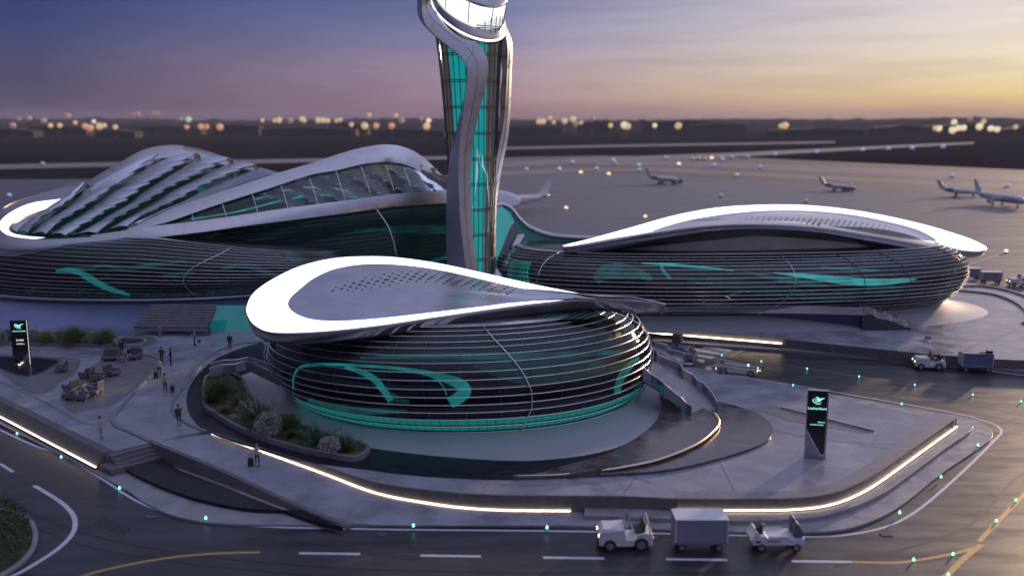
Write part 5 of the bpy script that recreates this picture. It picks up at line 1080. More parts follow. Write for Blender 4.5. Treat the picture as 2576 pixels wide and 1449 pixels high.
person(feet(491, 870), R(100), 'person in a light blue shirt pointing left while holding a dark bag', 'blue', 'black', 'fair', 1.76, ((60, 60, 20), (10, 0, 8)), stride=.08)
q = feet(500, 869); hbag((q[0]+.1, q[1]-.1, q[2]+.30), 0, 'dark bag held by the person in a light blue shirt')
person(feet(579, 880), R(190), 'man in a black suit standing alone at the edge of the dark pool', 'black', 'black', 'fair', 1.80, jacket=True, arms=((14, 4, 20), (12, 0, 10)))
person(feet(528, 843), R(160), 'small dark figure of a child far back near the teal lit foyer', 'taupe', 'black', 'dark', 1.0)
person(feet(408, 916), R(170), 'man in a dark jacket, left one of the two talking on the walkway', 'navy', 'black', 'dark', 1.80, jacket=True, arms=((28, 5, 30), (22, 5, 25)))
person(feet(431, 919), R(95), 'person in slim dark clothes, right one of the two talking on the walkway', 'navy', 'black', 'dark', 1.80, arms=((10, 12, 40), (10, 12, 30)))
person(feet(402, 947), R(195), 'woman in a white patterned blouse holding a tall black suitcase', 'white', 'black', 'dark', 1.74, ((14, 5, 10), (18, 20, 70)), long=True, woman=True, bare=True)
suitcase(feet(393, 952), R(10), 'tall black suitcase beside the woman in a white blouse')
person(feet(416, 987), R(5), 'person in a lilac shirt and black trousers pulling a wheeled case to the right', 'lilac', 'black', 'dark', 1.74, ((10, 5, 20), (32, -18, 5)), stride=.06, bare=True)
suitcase(feet(434, 986), R(20), 'dark blue wheeled case pulled by the person in a lilac shirt', 'navy', .92)
person(feet(451, 1073), R(10), 'man in a brown coat and grey trousers with a hand raised to his face', 'brown', 'grey', 'dark', 1.82, ((10, 8, 15), (4, 55, 95)), jacket=True, stride=.05)
person(feet(254, 1103), R(250), 'woman in a plain lilac grey outfit standing alone above the front steps', 'lilac', 'lilac', 'dark', 1.78, ((6, 20, 60), (6, 4, 20)), woman=True)
rp = at(648, 1176, .88); person((rp.x, rp.y, .90), R(8), 'bald man in a pale shirt and jeans on the ramp with a black suitcase', 'lilac', 'jeans', 'dark', 1.80, ((20, -4, 8), (8, 0, 5)), bald=True, stride=.04)
rp = at(631, 1174, .86); suitcase((rp.x, rp.y, .88), R(8), 'black suitcase beside the bald man on the ramp', 'black', 1.0)
# ================================================================== LOUNGE FURNITURE
def lounge_chair(loc, rz, label, w=1.1, cat='lounge chair', grp='angular lounge chairs on the left plaza', arm=True):
    w = w/1.2*1.1
    o = empty('lounge_chair' if cat == 'lounge chair' else 'bench', loc, rz); tag(o, label, cat, grp); o.scale = (1.0, 1.0, 1.05)
    b = MB(); b.extr([(-.55, .16), (.52, .16), (.60, .34), (.50, .44), (-.35, .36), (-.55, .36)], -w/2, w/2); bevel(b.build('seat', M['seatgrey'], o), .035)
    b = MB(); b.extr([(-.42, .34), (-.30, .34), (-.52, 1.02), (-.66, .98), (-.60, .40)], -w/2, w/2); bevel(b.build('backrest', M['seatgrey'], o), .03)
    b = MB(); b.extr([(-.28, .375), (.42, .455), (.42, .50), (-.28, .43)], -w/2+.12, w/2-.12); b.extr([(-.29, .44), (-.24, .44), (-.46, .94), (-.50, .94)], -w/2+.1, w/2-.1); bevel(b.build('cushion', M['seatpad'], o), .015)
    if arm:
        for y in (-w/2, w/2-.12):
            b = MB(); b.extr([(-.50, .18), (.50, .18), (.56, .50), (.42, .60), (-.30, .58), (-.52, .70)], y-.02 if y < 0 else y+.02, y+.12 if y < 0 else y+.14); bevel(b.build('armrest', M['seatgrey'], o), .03)
    for x in (-.42, .42):
        for y in (-w/2+.12, w/2-.12): 
            b = MB(); b.box((x, y, .085), (.09, .09, .17), taper=1.3); b.build('leg', M['seatgold'], o)
    return o
LCH = [(155, 934, 205, 1.15, 'single olive grey lounge chair standing apart by the dark basin'),
       (218, 950, 150, 1.05, 'lounge chair at the back left of the middle seating group'), (247, 957, 10, 1.2, 'broad lounge chair facing right in the middle seating group'), (283, 945, -20, 1.1, 'lounge chair at the right end of the middle seating group'),
       (178, 982, 155, 1.05, 'dark backed lounge chair at the back left of the front seating group'), (240, 986, 165, 1.0, 'lounge chair tucked between the two seating groups'), (230, 996, 8, 1.2, 'largest lounge chair with gilt edge in the front seating group'), (206, 1006, 5, 1.0, 'lounge chair at the front right of the front seating group'), (176, 1004, 178, .95, 'small dark lounge chair at the front left corner of the front group')]
for px, py, rz, w_, lb in LCH:
    p = at(px, py, ZP); lounge_chair((p.x, p.y, ZP+.008), R(rz), lb, w_)
p = at(277, 907, ZP); lounge_chair((p.x, p.y+.2, ZP+.008), R(-82), 'pale empty bench left of the seated person by the pond', 1.7, 'bench', 'benches by the pond')
p = at(334, 905, ZP); lounge_chair((p.x, p.y+.3, ZP+.008), R(-100), 'pale bench with the seated fair haired person by the pond', 1.5, 'bench', 'benches by the pond')
p = at(318, 903, ZP); person((p.x+.35, p.y-.1, ZP+.02), R(190), 'seated person with fair hair and black top on the bench by the pond', 'black', 'white', 'fair', 1.70, ((10, 35, 50), (10, 35, 50)), sit=True, long=True, woman=True)
p = at(304, 897, ZP); person((p.x, p.y+.3, ZP+.012), R(20), 'person in a black coat standing behind the low table by the pond', 'black', 'black', 'dark', 1.74, jacket=True)
p = at(307, 911, ZP); o = empty('low_table', (p.x, p.y, ZP+.01)); tag(o, 'small pale low table before the benches by the pond', 'table')
b = MB(); b.box((0, 0, .42), (.9, .5, .06)); bevel(b.build('table_top', M['seatgrey'], o), .02)
for x in (-.38, .38):
    b = MB(); b.box((x, 0, .2), (.07, .3, .40)); b.build('leg', M['seatgold'], o)
# ================================================================== SIGN PILLARS
FONT = None
def text(name, s, size, loc, m, parent, rx=math.pi/2, rz=0.0):
    cu = bpy.data.curves.new(name, 'FONT'); cu.body = s; cu.size = size; cu.align_x = 'CENTER'; cu.extrude = .004; cu.space_character = 1.05; cu.offset = size*.012
    o = bpy.data.objects.new(name, cu); COL.objects.link(o); o.location = loc; o.rotation_euler = (rx, 0, rz); cu.materials.append(m)
    bpy.context.view_layer.update(); dg = bpy.context.evaluated_depsgraph_get(); nm = bpy.data.meshes.new_from_object(o.evaluated_get(dg)); bpy.data.objects.remove(o)
    o2 = bpy.data.objects.new(name, nm); COL.objects.link(o2); o2.location = loc; o2.rotation_euler = (rx, 0, rz); o2.parent = parent; return o2
def strokes(name, S_, parent, y, m, w=.06):
    b = MB()
    for st_, ww in S_:
        P = crs([Vector((x, y, z)) for x, z in st_], 6); n = len(P)
        A_ = []; B_ = []
        for i, p in enumerate(P):
            a = P[max(0, i-1)]; c = P[min(n-1, i+1)]; t = (c-a).normalized(); q = Vector((-t.z, 0, t.x))*ww*(.35+.65*math.sin(math.pi*(i+.5)/n)); A_.append(p+q); B_.append(p-q)
        b.loft([A_, B_], closed=False)
    return b.build(name, m, parent)
def pillar(loc, rz, label, W_, H_, swap, texts, curve):
    o = empty('sign_pillar', loc, rz); tag(o, label, 'sign pillar', 'information pillars on the plaza')
    b = MB(); b.box((0, 0, H_/2), (W_, .34, H_)); bevel(b.build('casing', M['metal'], o), .015)
    # black face with a swooping lower edge
    x0, x1 = -W_/2+.05, W_/2-(.12 if not swap else .06); zb = curve
    P = [(x0, H_-.04), (x1, H_-.04)]
    cv = crs([Vector((x, z, 0)) for x, z in zb], 6)
    P += [(p.x, p.y) for p in cv]
    b = MB(); Q = [Vector((x, z, 0)) for x, z in P]; tri = tessellate_polygon([Q]); f = []
    for t in tri:
        a, c, d = [Q[i] for i in t]; f.append(t if ((c-a).cross(d-a)).z > 0 else (t[0], t[2], t[1]))
    mesh('face', [(q.x, -.176, q.y) for q in Q], f, M['signblk'], o)
    b = MB(); b.tube([(p.x, -.180, p.y) for p in cv], .014, 4); b.build('face_edge', M['fin'], o)
    for s, sz, x, z, m_ in texts: text('lettering', s, sz, (x, -.182, z), M[m_], o)
    return o
s0 = at(2049, 1151, ZP)
H1 = 5.0; W1 = 1.45
o = pillar((s0.x, s0.y, ZP+.01), R(-12), 'black and metal sign pillar with cyan bird emblem on the right forecourt', W1, H1, False,
    [('Lophqofiood', .235, -.03, 3.62, 'signtxt'), ('adburvis', .135, .30, 2.66, 'signtxt'), ('nonqururynond', .135, .0, 2.47, 'signtxt')],
    [(W1/2-.12, .30), (.36, .32), (.14, .70), (-.14, 1.15), (-.42, 1.65), (-W1/2+.05, 2.1)])
em = [([(-.18, 4.52), (-.02, 4.47), (.12, 4.34), (.20, 4.26)], .045), ([(.42, 4.46), (.24, 4.42), (.12, 4.30), (-.05, 4.22), (-.22, 4.30)], .05), ([(-.22, 4.42), (-.36, 4.28), (-.22, 4.12), (0, 4.03), (.12, 4.05), (.22, 4.16)], .030), ([(-.20, 4.36), (-.02, 4.36), (.10, 4.28)], .03)]
strokes('emblem', em, o, -.184, M['signtxt'])
s1 = at(57, 916, ZP); H2 = 4.45; W2 = 1.62
o = pillar((s1.x, s1.y, ZP+.01), R(6), 'black sign pillar with white lettering standing in the dark basin at the left', W2, H2, True,
    [('DEATUATIONS', .17, 0, 3.30, 'signtxt'), ('E.CRIE', .24, .02, 2.38, 'signwht'), ('CCNO 6.', .19, .07, 2.02, 'signwht')],
    [(W2/2-.06, 1.55), (W2/2-.20, 1.15), (.25, .62), (-.10, .28), (-.45, .10), (-W2/2+.05, .06)])
em2 = [([(-.30, 4.10), (-.10, 3.98), (.05, 3.86), (.15, 3.84)], .04), ([(.46, 4.06), (.22, 4.0), (.05, 3.9), (-.1, 3.83)], .05), ([(-.40, 3.86), (-.1, 3.84), (.2, 3.82)], .05), ([(-.28, 3.70), (-.05, 3.68), (.14, 3.64), (.2, 3.78)], .03), ([(-.30, 4.1), (-.34, 3.98), (-.1, 3.9)], .03)]
strokes('emblem', em2, o, -.184, M['signtxt'])
b = MB(); b.box((W2/2-.02, -.178, H2/2), (.07, .03, H2-.04)); b.build('edge_light', mat('edge_glow', (.7, .65, .55), .4, emit=(1, .85, .62), estr=.45), o)
b = MB(); b.cyl((-.1, -.5, .0), (-.1, -.5, .06), .16, n=14); b.build('floor_lamp', M['ledfix'], o); b = MB(); b.cyl((-.1, -.5, .062), (-.1, -.5, .075), .12, n=14); b.build('lamp_lens', M['led'], o)
# ================================================================== PLANTS
def blades(n, h, spread, w, droop, seed, curl=.0):
    rnd = random.Random(seed); b = MB()
    for i in range(n):
        a = rnd.uniform(0, 2*math.pi); tilt = rnd.uniform(.05, 1)*spread; L_ = h*rnd.uniform(.6, 1.0); d = Vector((math.cos(a), math.sin(a), 0)); sd_ = Vector((-d.y, d.x, 0))*w*rnd.uniform(.7, 1.2)
        base = d*rnd.uniform(0, .12*h); P = []
        for j in range(5):
            t = j/4; r_ = math.sin(tilt)*L_*t + droop*L_*t*t*math.sin(tilt); z = math.cos(tilt)*L_*t - droop*L_*t*t*.6; P.append(base + d*r_ + Vector((0, 0, z)))
        A_ = []; B_ = []
        for j, p in enumerate(P): ww = sd_*(.55+.6*math.sin(math.pi*min(1, j/4+.25)))*(1-(j/4)**3); A_.append(p-ww); B_.append(p+ww)
        mid_ = [p+Vector((0, 0, -w*.35)) for p in P]
        b.loft([A_, mid_, B_], closed=False)
    return b
def grass_tuft(loc, h, m, label, seed, n=150, spread=1.0, droop=.35, w=.012, kind='grass tuft', name='grass_tuft', heads=None):
    h *= 1.3; w *= 1.7; n = int(n*1.7)
    o = empty(name, loc); tag(o, label, kind, 'plants in the planted beds')
    blades(n, h, spread, w, droop, seed).build('leaves', M[m], o)
    if heads:
        rnd = random.Random(seed+5); b = MB()
        for i in range(heads):
            a = rnd.uniform(0, 6.28); t = rnd.uniform(.1, .8); L_ = h*rnd.uniform(.8, 1.15); e = Vector((math.cos(a)*math.sin(t), math.sin(a)*math.sin(t), math.cos(t)))*L_; b.tube([e*.2, e*.6+Vector((0, 0, .05)), e], .008, 3)
            for q in range(7): b.ball(e*(1-.045*q)+Vector([rnd.uniform(-.04, .04) for _ in range(3)]), rnd.uniform(.018, .035), 4, 3)
        b.build('flower_heads', M['flower'], o)
    return o
def ball_shrub(loc, r_, m, label, seed, n=1500, flowers=.35):
    r_ *= 1.15; n = int(n*1.6)
    rnd = random.Random(seed); o = empty('round_shrub', loc); tag(o, label, 'shrub', 'plants in the planted beds')
    b = MB(); g = MB()
    for i in range(n):
        u = rnd.uniform(-1, 1); a = rnd.uniform(0, 6.283); q = math.sqrt(1-u*u); rr2 = r_*rnd.uniform(.55, 1.0)*(1+.16*noise.noise(Vector((math.cos(a)*q*2, math.sin(a)*q*2, u*2+seed)))*2); c = Vector((math.cos(a)*q*rr2, math.sin(a)*q*rr2, r_*.82+u*rr2*.86))
        if c.z < .03: continue
        s_ = rnd.uniform(.03, .065); d1 = Vector([rnd.uniform(-1, 1) for _ in range(3)]).normalized()*s_; d2 = Vector([rnd.uniform(-1, 1) for _ in range(3)]).normalized()*s_*.5
        (g if rnd.random() < flowers and rr2 > r_*.75 else b).add([c-d1, c+d2, c+d1, c-d2], [(0, 1, 2, 3)])
    b.build('foliage', M[m], o)
    if g.V: g.build('blossom', M['flower'], o)
    t = MB()
    for i in range(26):
        a = rnd.uniform(0, 6.28); q = rnd.uniform(.1, .9); t.tube([(0, 0, 0), (math.cos(a)*q*r_*.5, math.sin(a)*q*r_*.5, r_*.5), (math.cos(a)*q*r_*.9, math.sin(a)*q*r_*.9, r_*(1.1+.4*(1-q)))], .012, 3)
    t.build('stems', M['leaf2'], o); return o
def agave(loc, h, label, seed, n=34, m='leaf5', w=.045):
    return grass_tuft(loc, h, m, label, seed, n=n, spread=1.15, droop=.08, w=w, kind='agave', name='agave')
def boulder(loc, s, label, seed):
    rnd = random.Random(seed); rings = []
    for j in range(8):
        ph = math.pi/2*j/7; rings.append([Vector((loc[0], loc[1], loc[2]-.05)) + Vector((math.cos(-a_)*math.cos(ph)*s[0], math.sin(-a_)*math.cos(ph)*s[1], math.sin(ph)*s[2]))*(1+.28*noise.noise(Vector((math.cos(a_)*1.5, math.sin(a_)*1.5, ph*2+seed)))) for a_ in [2*math.pi*i/14 for i in range(14)]])
    b = MB(); b.loft(rings); o = b.build('boulder', M['rock'], smooth=True); tag(o, label, 'boulder', 'boulders in the planted beds'); return o
# bed left of the teardrop building
bedo = crs(flatp(G([(514, 1013), (518, 950), (560, 936), (604, 950), (625, 985), (668, 1030), (722, 1056), (792, 1081), (870, 1103), (926, 1124), (900, 1148), (858, 1147), (763, 1128), (667, 1101), (596, 1071), (540, 1037)], ZP+.3)), 5, True)
bed = empty('planting_bed', tuple(bedo[0])); tag(bed, 'curved planting bed with stone kerb at the left foot of the teardrop building', 'planting bed')
kb = [Vector((p.x, p.y, ZP+.004))-bed.location for p in bedo]
b = MB(); b.bar([p-Vector((0, 0, bed.location.z))*0 for p in kb], .30, .42, closed=True); bevel(b.build('kerb', M['kerb'], bed), .03)
nb_ = len(kb); c_ = sum(kb, Vector())/nb_
b = MB(); P = [Vector((p.x, p.y, 0)) for p in kb]; tri = tessellate_polygon([P]); bm = bmesh.new(); vs = [bm.verts.new(p) for p in P]
for t in tri:
    try: bm.faces.new([vs[i] for i in t])
    except ValueError: pass
bmesh.ops.subdivide_edges(bm, edges=bm.edges[:], cuts=3, use_grid_fill=True); bmesh.ops.triangulate(bm, faces=bm.faces[:]); bmesh.ops.subdivide_edges(bm, edges=bm.edges[:], cuts=1)
for v in bm.verts: v.co.z = ZP + .30 - bed.location.z + .14*noise.noise(Vector((v.co.x*.5, v.co.y*.5, 1))) + .05*noise.noise(v.co*2.2)
bmesh.ops.recalc_face_normals(bm, faces=bm.faces[:]); me = bpy.data.meshes.new('soil'); bm.to_mesh(me); bm.free(); me.materials.append(M['soil']); so_ = bpy.data.objects.new('soil', me); COL.objects.link(so_); so_.parent = bed
for f in me.polygons: f.use_smooth = True
def inpoly(x, y, P):
    c = False; n = len(P)
    for i in range(n):
        a, d = P[i], P[(i+1) % n]
        if (a.y > y) != (d.y > y) and x < (d.x-a.x)*(y-a.y)/(d.y-a.y)+a.x: c = not c
    return c
def ground_cover(name, poly, z, n, m, label, seed, hh=.16):
    rnd = random.Random(seed); xs = [p.x for p in poly]; ys = [p.y for p in poly]; b = MB(); k = 0; it = 0
    while k < n and it < n*20:
        it += 1; x = rnd.uniform(min(xs), max(xs)); y = rnd.uniform(min(ys), max(ys))
        if not inpoly(x, y, poly) or noise.noise(Vector((x*.6, y*.6, seed))) < -.12: continue
        k += 1; h_ = hh*rnd.uniform(.4, 1.2); a = rnd.uniform(0, 6.28); d = Vector((math.cos(a), math.sin(a), 0)); p = Vector((x, y, z+.14*noise.noise(Vector((x*.5, y*.5, 1))))); l_ = Vector((rnd.uniform(-.6, .6), rnd.uniform(-.6, .6), 1))*h_
        b.add([p-d*.02, p+d*.02, p+l_], [(0, 1, 2)])
    o = b.build(name, M[m]); tag(o, label, 'ground cover', None, 'stuff'); return o
ground_cover('ground_cover', bedo, ZP+.32, 5200, 'leaf1', 'short olive ground cover in the bed by the teardrop building', 3)
ZS = ZP+.34
PK = 1.3
def pl(px, py, z=ZS): p = at(px, py, z); return (p.x, p.y, z-.04)
grass_tuft(pl(548, 1000), 1.9, 'leaf1', 'tallest olive grass clump at the far left of the front bed', 11, n=330, spread=.95, droop=.25, w=.016)
grass_tuft(pl(535, 1012), 1.2, 'leaf2', 'dark low grass clump at the left edge of the front bed', 12, n=160)
ball_shrub(pl(572, 985), .75, 'leaf3', 'grey speckled shrub behind the tallest grass clump', 13, 1100, .3)
grass_tuft(pl(603, 1018), 1.55, 'leaf1', 'loose arching grass clump with bent stems beside the tallest clump', 14, n=120, spread=1.25, droop=.5, w=.012)
grass_tuft(pl(564, 1037), .70, 'leaf4', 'small straw yellow tuft in the front bed', 15, n=240, spread=1.2, droop=.2, w=.010)
grass_tuft(pl(655, 1062), 1.85, 'leaf1', 'big flowering grass with pale seed heads in the middle of the front bed', 16, n=240, spread=1.0, droop=.25, w=.016, heads=34)
ball_shrub(pl(622, 1045), .72, 'leaf3', 'pale speckled shrub left of the flowering grass', 17, 1200, .45)
ball_shrub(pl(676, 1095), .98, 'leaf3', 'round white flowering shrub below the flowering grass, biggest of its kind', 18, 2600, .62)
grass_tuft(pl(727, 1082), 1.35, 'leaf1', 'bushy olive shrub like tuft right of the round white shrub', 19, n=420, spread=.85, droop=.05, w=.018)
grass_tuft(pl(735, 1098), .8, 'leaf2', 'dark low tuft before the bushy olive tuft', 20, n=200, spread=1.3, droop=.5)
agave(pl(796, 1118), 1.75, 'larger spiky green agave near the right end of the front bed', 21, n=44, w=.05)
ball_shrub(pl(829, 1140), .70, 'leaf3', 'round white flowering shrub between the two agaves', 22, 1800, .6)
agave(pl(871, 1131), 1.35, 'smaller spiky agave at the right end of the front bed', 23, n=36, w=.045)
grass_tuft(pl(872, 1135), .55, 'leaf2', 'low dark grass under the smaller agave', 24, n=160, spread=1.3, droop=.4)
ball_shrub(pl(640, 1085), .55, 'leaf2', 'low dark mound of leaves left of the round white shrub', 25, 700, 0)
boulder(pl(780, 1118), (.55, .45, .5), 'pale boulder beside the larger agave', 3)
boulder(pl(590, 1048), (.6, .4, .3), 'flat grey boulder right of the straw yellow tuft', 4)
# bed before the big terminal, with pond
bedb = crs(flatp(G([(-140, 862), (-140, 840), (0, 838), (180, 838), (290, 845), (300, 858), (262, 868), (220, 866), (60, 862)], ZP+.25)), 5, True)
bed2 = empty('planting_bed', tuple(bedb[0])); tag(bed2, 'long low planting bed in front of the large terminal at the left', 'planting bed')
kb2 = [p-bed2.location for p in bedb]
b = MB(); b.bar([Vector((p.x, p.y, ZP+.004)) for p in kb2], .28, .32, closed=True); b.build('kerb', M['kerb'], bed2)
for o_ in (bed2,): pass
flat('soil', kb2, ZP+.22, M['soil'], kind=None, parent=bed2); bed.location.z = 0; bed2.location.z = 0
for c in [x for x in COL.objects if x.parent == bed]: pass
ground_cover('ground_cover', bedb, ZP+.22, 2600, 'leaf2', 'dark ground cover in the bed before the large terminal', 5, .2)
Z2 = ZP+.26
for px, py, h_, m_, n_, lb in [(20, 856, 1.25, 'leaf2', 200, 'dark bushy tuft behind the left sign pillar'), (117, 862, 1.45, 'leaf4', 260, 'yellow green tuft at the left of the far bed'), (187, 864, 2.0, 'leaf1', 360, 'tallest feathery grass in the far bed'), (168, 866, .9, 'leaf4', 160, 'low straw tuft before the tallest feathery grass'), (265, 866, 2.0, 'leaf1', 200, 'tall spiky palm like tuft at the right end of the far bed')]:
    grass_tuft(pl(px, py, Z2), h_, m_, lb, px, n=n_, spread=.95 if h_ < 1.9 else .8, droop=.15, w=.018)
for px, py, r_, lb in [(4, 862, .7, 'grey white shrub at the very left of the far bed'), (85, 858, .8, 'grey white shrub left of the yellow green tuft'), (150, 860, .75, 'grey white shrub between the yellow green tuft and the tallest grass'), (240, 862, .8, 'grey white shrub left of the palm like tuft')]:
    ball_shrub(pl(px, py, Z2), r_, 'leaf3', lb, px+2, 1100, .5)
pn = crs(flatp(G([(288, 862), (300, 852), (340, 852), (366, 857), (356, 866), (330, 869), (300, 869)], ZP+.2)), 5, True)
po = empty('pond', tuple(pn[0])); tag(po, 'small green pond with a stone rim beside the benches', 'pond'); po.location.z = 0
kp = [Vector((p.x-po.location.x, p.y-po.location.y, ZP)) for p in pn]
b = MB(); b.bar(kp, .30, .38, closed=True); bevel(b.build('rim', M['concrete'], po), .04)
flat('water', kp, ZP+.20, mat('pond_water', (.02, .035, .025), .08, var=.4, scale=1), kind=None, parent=po)
flat('floor_inlay', crs(G([(262, 872), (300, 846), (350, 844), (392, 852), (384, 866), (340, 876), (300, 880)], ZP), 5, True), ZP+.007, M['inlay'])
# island with hedge in the bottom left corner
isl = crs(flatp(G([(40, 1290), (72, 1306), (88, 1335), (84, 1372), (60, 1405), (10, 1440), (-80, 1480), (-260, 1480), (-300, 1380), (-200, 1290), (-60, 1270)], .2)), 5, True)
il = empty('hedge_island', tuple(isl[0])); tag(il, 'dark green hedge island with a pale kerb in the bottom left corner', 'hedge'); il.location.z = 0
ki = [Vector((p.x-il.location.x, p.y-il.location.y, 0)) for p in isl]
b = MB(); b.bar([p+Vector((0, 0, .006)) for p in ki], .30, .24, closed=True); bevel(b.build('kerb', M['concrete'], il), .04)
flat('soil', ki, .16, M['soil'], kind=None, parent=il)
rnd = random.Random(9); b = MB(); ci_ = sum(ki, Vector())/len(ki)
xs = [p.x for p in ki]; ys = [p.y for p in ki]; k = 0
while k < 14000:
    x = rnd.uniform(min(xs), max(xs)); y = rnd.uniform(min(ys), max(ys)); 
    sh_ = [ci_.lerp(p, .93) for p in ki]
    if k % 50 == 0: SH = sh_
    if not inpoly(x, y, SH): continue
    k += 1; hmax = 1.7 + .35*noise.noise(Vector((x*.7, y*.7, 2))) 
    dmin = min((Vector((x, y, 0))-p).length for p in SH[::3]); hm = hmax*min(1, .35+dmin*.9); z = .2 + hm*(rnd.random()**.4); s_ = rnd.uniform(.05, .11)
    c = Vector((x, y, z)); d1 = Vector([rnd.uniform(-1, 1) for _ in range(3)]).normalized()*s_; d2 = Vector([rnd.uniform(-1, 1) for _ in range(3)]).normalized()*s_*.6
    b.add([c-d1, c+d2, c+d1, c-d2], [(0, 1, 2, 3)])
b.build('foliage', mat('hedge_leaf', (.035, .060, .020), .5, var=.7, scale=2.5), il)
# ================================================================== EDGE LIGHTS
GL = [(43, 1091), (154, 1150), (301, 1228), (518, 1304), (1040, 1323), (1376, 1328), (2263, 1290), (2367, 1200), (2460, 1120)]
GL2 = [(2298, 1409), (2397, 1395), (2385, 1447), (2506, 1311), (2555, 1259)]
def edge_light(px, py, m, label, grp, s=1.0, z=0.0):
    s *= .70
    p = at(px, py+5*s, z); o = empty('edge_light', (p.x, p.y, z+.01)); tag(o, label, 'edge light', grp)
    b = MB(); b.cyl((0, 0, 0), (0, 0, .08*s), .13*s, .10*s, n=14); b.build('base', M['darkmetal'], o)
    b = MB(); b.loft([[Vector((r_*s*math.cos(2*math.pi*i/14), r_*s*math.sin(2*math.pi*i/14), h_*s)) for i in range(14)] for r_, h_ in ((.11, .08), (.115, .16), (.085, .30), (.05, .36), (.01, .37))]); b.build('lens', M[m], o, smooth=True)
for i, (x, y) in enumerate(GL): edge_light(x, y, 'green', f'{ORD[i]} mint green kerb light from the left along the forecourt edge', 'mint green edge lights on the road', 1.0, ZA if i not in (0, 1, 2) else 0)
for i, (x, y) in enumerate(GL2): edge_light(x, y, 'green', ['mint light on the yellow curve, left of the junction', 'mint light on the yellow curve, just before the junction', 'mint light on the yellow line at the very bottom edge', 'mint light on the diagonal yellow line above the junction', 'mint light highest on the diagonal yellow line'][i], 'mint green edge lights on the road', .9)
CLt = [(1884, 868), (2167, 895), (2030, 927), (2161, 947), (2301, 968), (2447, 993), (2568, 1010), (2268, 1016), (1995, 969), (1915, 909), (2497, 928), (1816, 893)]
for i, (x, y) in enumerate(sorted(CLt)): edge_light(x, y, 'cyan', f'{ORD[i]} cyan road light from the left on the service road', 'cyan lights on the service road', 1.0)
# ================================================================== VEHICLES
def tug(loc, rz, label, s=1.0, seat=True):
    """low baggage tractor, nose towards +x"""
    o = empty('baggage_tractor', loc, rz); tag(o, label, 'tractor', 'airport baggage tractors'); o.scale = (s, s, s)
    b = MB(); b.extr([(-1.45, .30), (-1.42, .95), (-.95, 1.02), (-.62, .95), (-.40, .62), (.02, .62), (.10, 1.22), (1.38, 1.12), (1.48, .95), (1.50, .30), (1.22, .28), (1.12, .55), (.90, .64), (.68, .55), (.58, .28), (-.42, .28), (-.52, .58), (-.80, .70), (-1.08, .58), (-1.18, .28)], -.72, .72); bevel(b.build('body', M['paint'], o), .05, 3, 25)
    b = MB(); b.box((.72, 0, 1.19), (1.15, 1.2, .05)); bevel(b.build('bonnet', M['paint'], o), .02)
    b = MB(); b.box((.1, -.735, .86), (.35, .02, .10)); b.box((.9, -.735, .92), (.22, .02, .07)); b.box((-.2, -.735, .42), (.3, .02, .06)); b.build('vents', M['seatblk'], o)
    b = MB(); b.box((-.72, 0, 1.02), (.50, 1.15, .14)); b.box((-.98, 0, 1.26), (.12, 1.15, .50), ry=-.12); bevel(b.build('seat', M['seatblk'], o), .04)
    for y in (-.62, .62): 
        b = MB(); b.tube([(.02, y, 1.2), (-.10, y, 1.82)], .028, 6); b.build('windscreen_post', M['paint'], o)
    b = MB(); b.box((-.05, 0, 1.52), (.03, 1.2, .62), ry=-.19); b.build('windscreen', M['glasst'], o)
    b = MB(); b.tube([(-1.30, -.66, .95), (-1.18, -.66, 1.62), (-1.18, .66, 1.62), (-1.30, .66, .95)], .04, 6); b.build('roll_bar', M['paint'], o)
    b = MB(); b.tube([(-.20, .3+.17*math.cos(a), 1.26+.17*math.sin(a)) for a in [2*math.pi*i/14 for i in range(14)]], .018, 5, closed=True); b.tube([(-.2, .3, 1.26), (.1, .3, 1.0)], .02, 5); b.build('steering_wheel', M['rubber'], o)
    for y in (-.5, .5):
        b = MB(); b.cyl((1.45, y, .82), (1.53, y, .82), .09, n=12); b.build('headlight', M['lampw'], o)
        b = MB(); b.box((-1.46, y, .72), (.04, .16, .08)); b.build('tail_light', M['orange'], o)
    b = MB(); b.box((1.52, 0, .42), (.10, 1.3, .16)); bevel(b.build('bumper', M['seatblk'], o), .03)
    for x, y, r_ in ((.90, -.70, .33), (.90, .70, .33), (-.80, -.68, .38), (-.80, .68, .38)): wheelpart(o, x, y, r_, r_, .24)
    b = MB(); b.cyl((-1.42, 0, .38), (-1.85, 0, .38), .035, n=8); b.build('tow_hitch', M['darkmetal'], o)
    return o
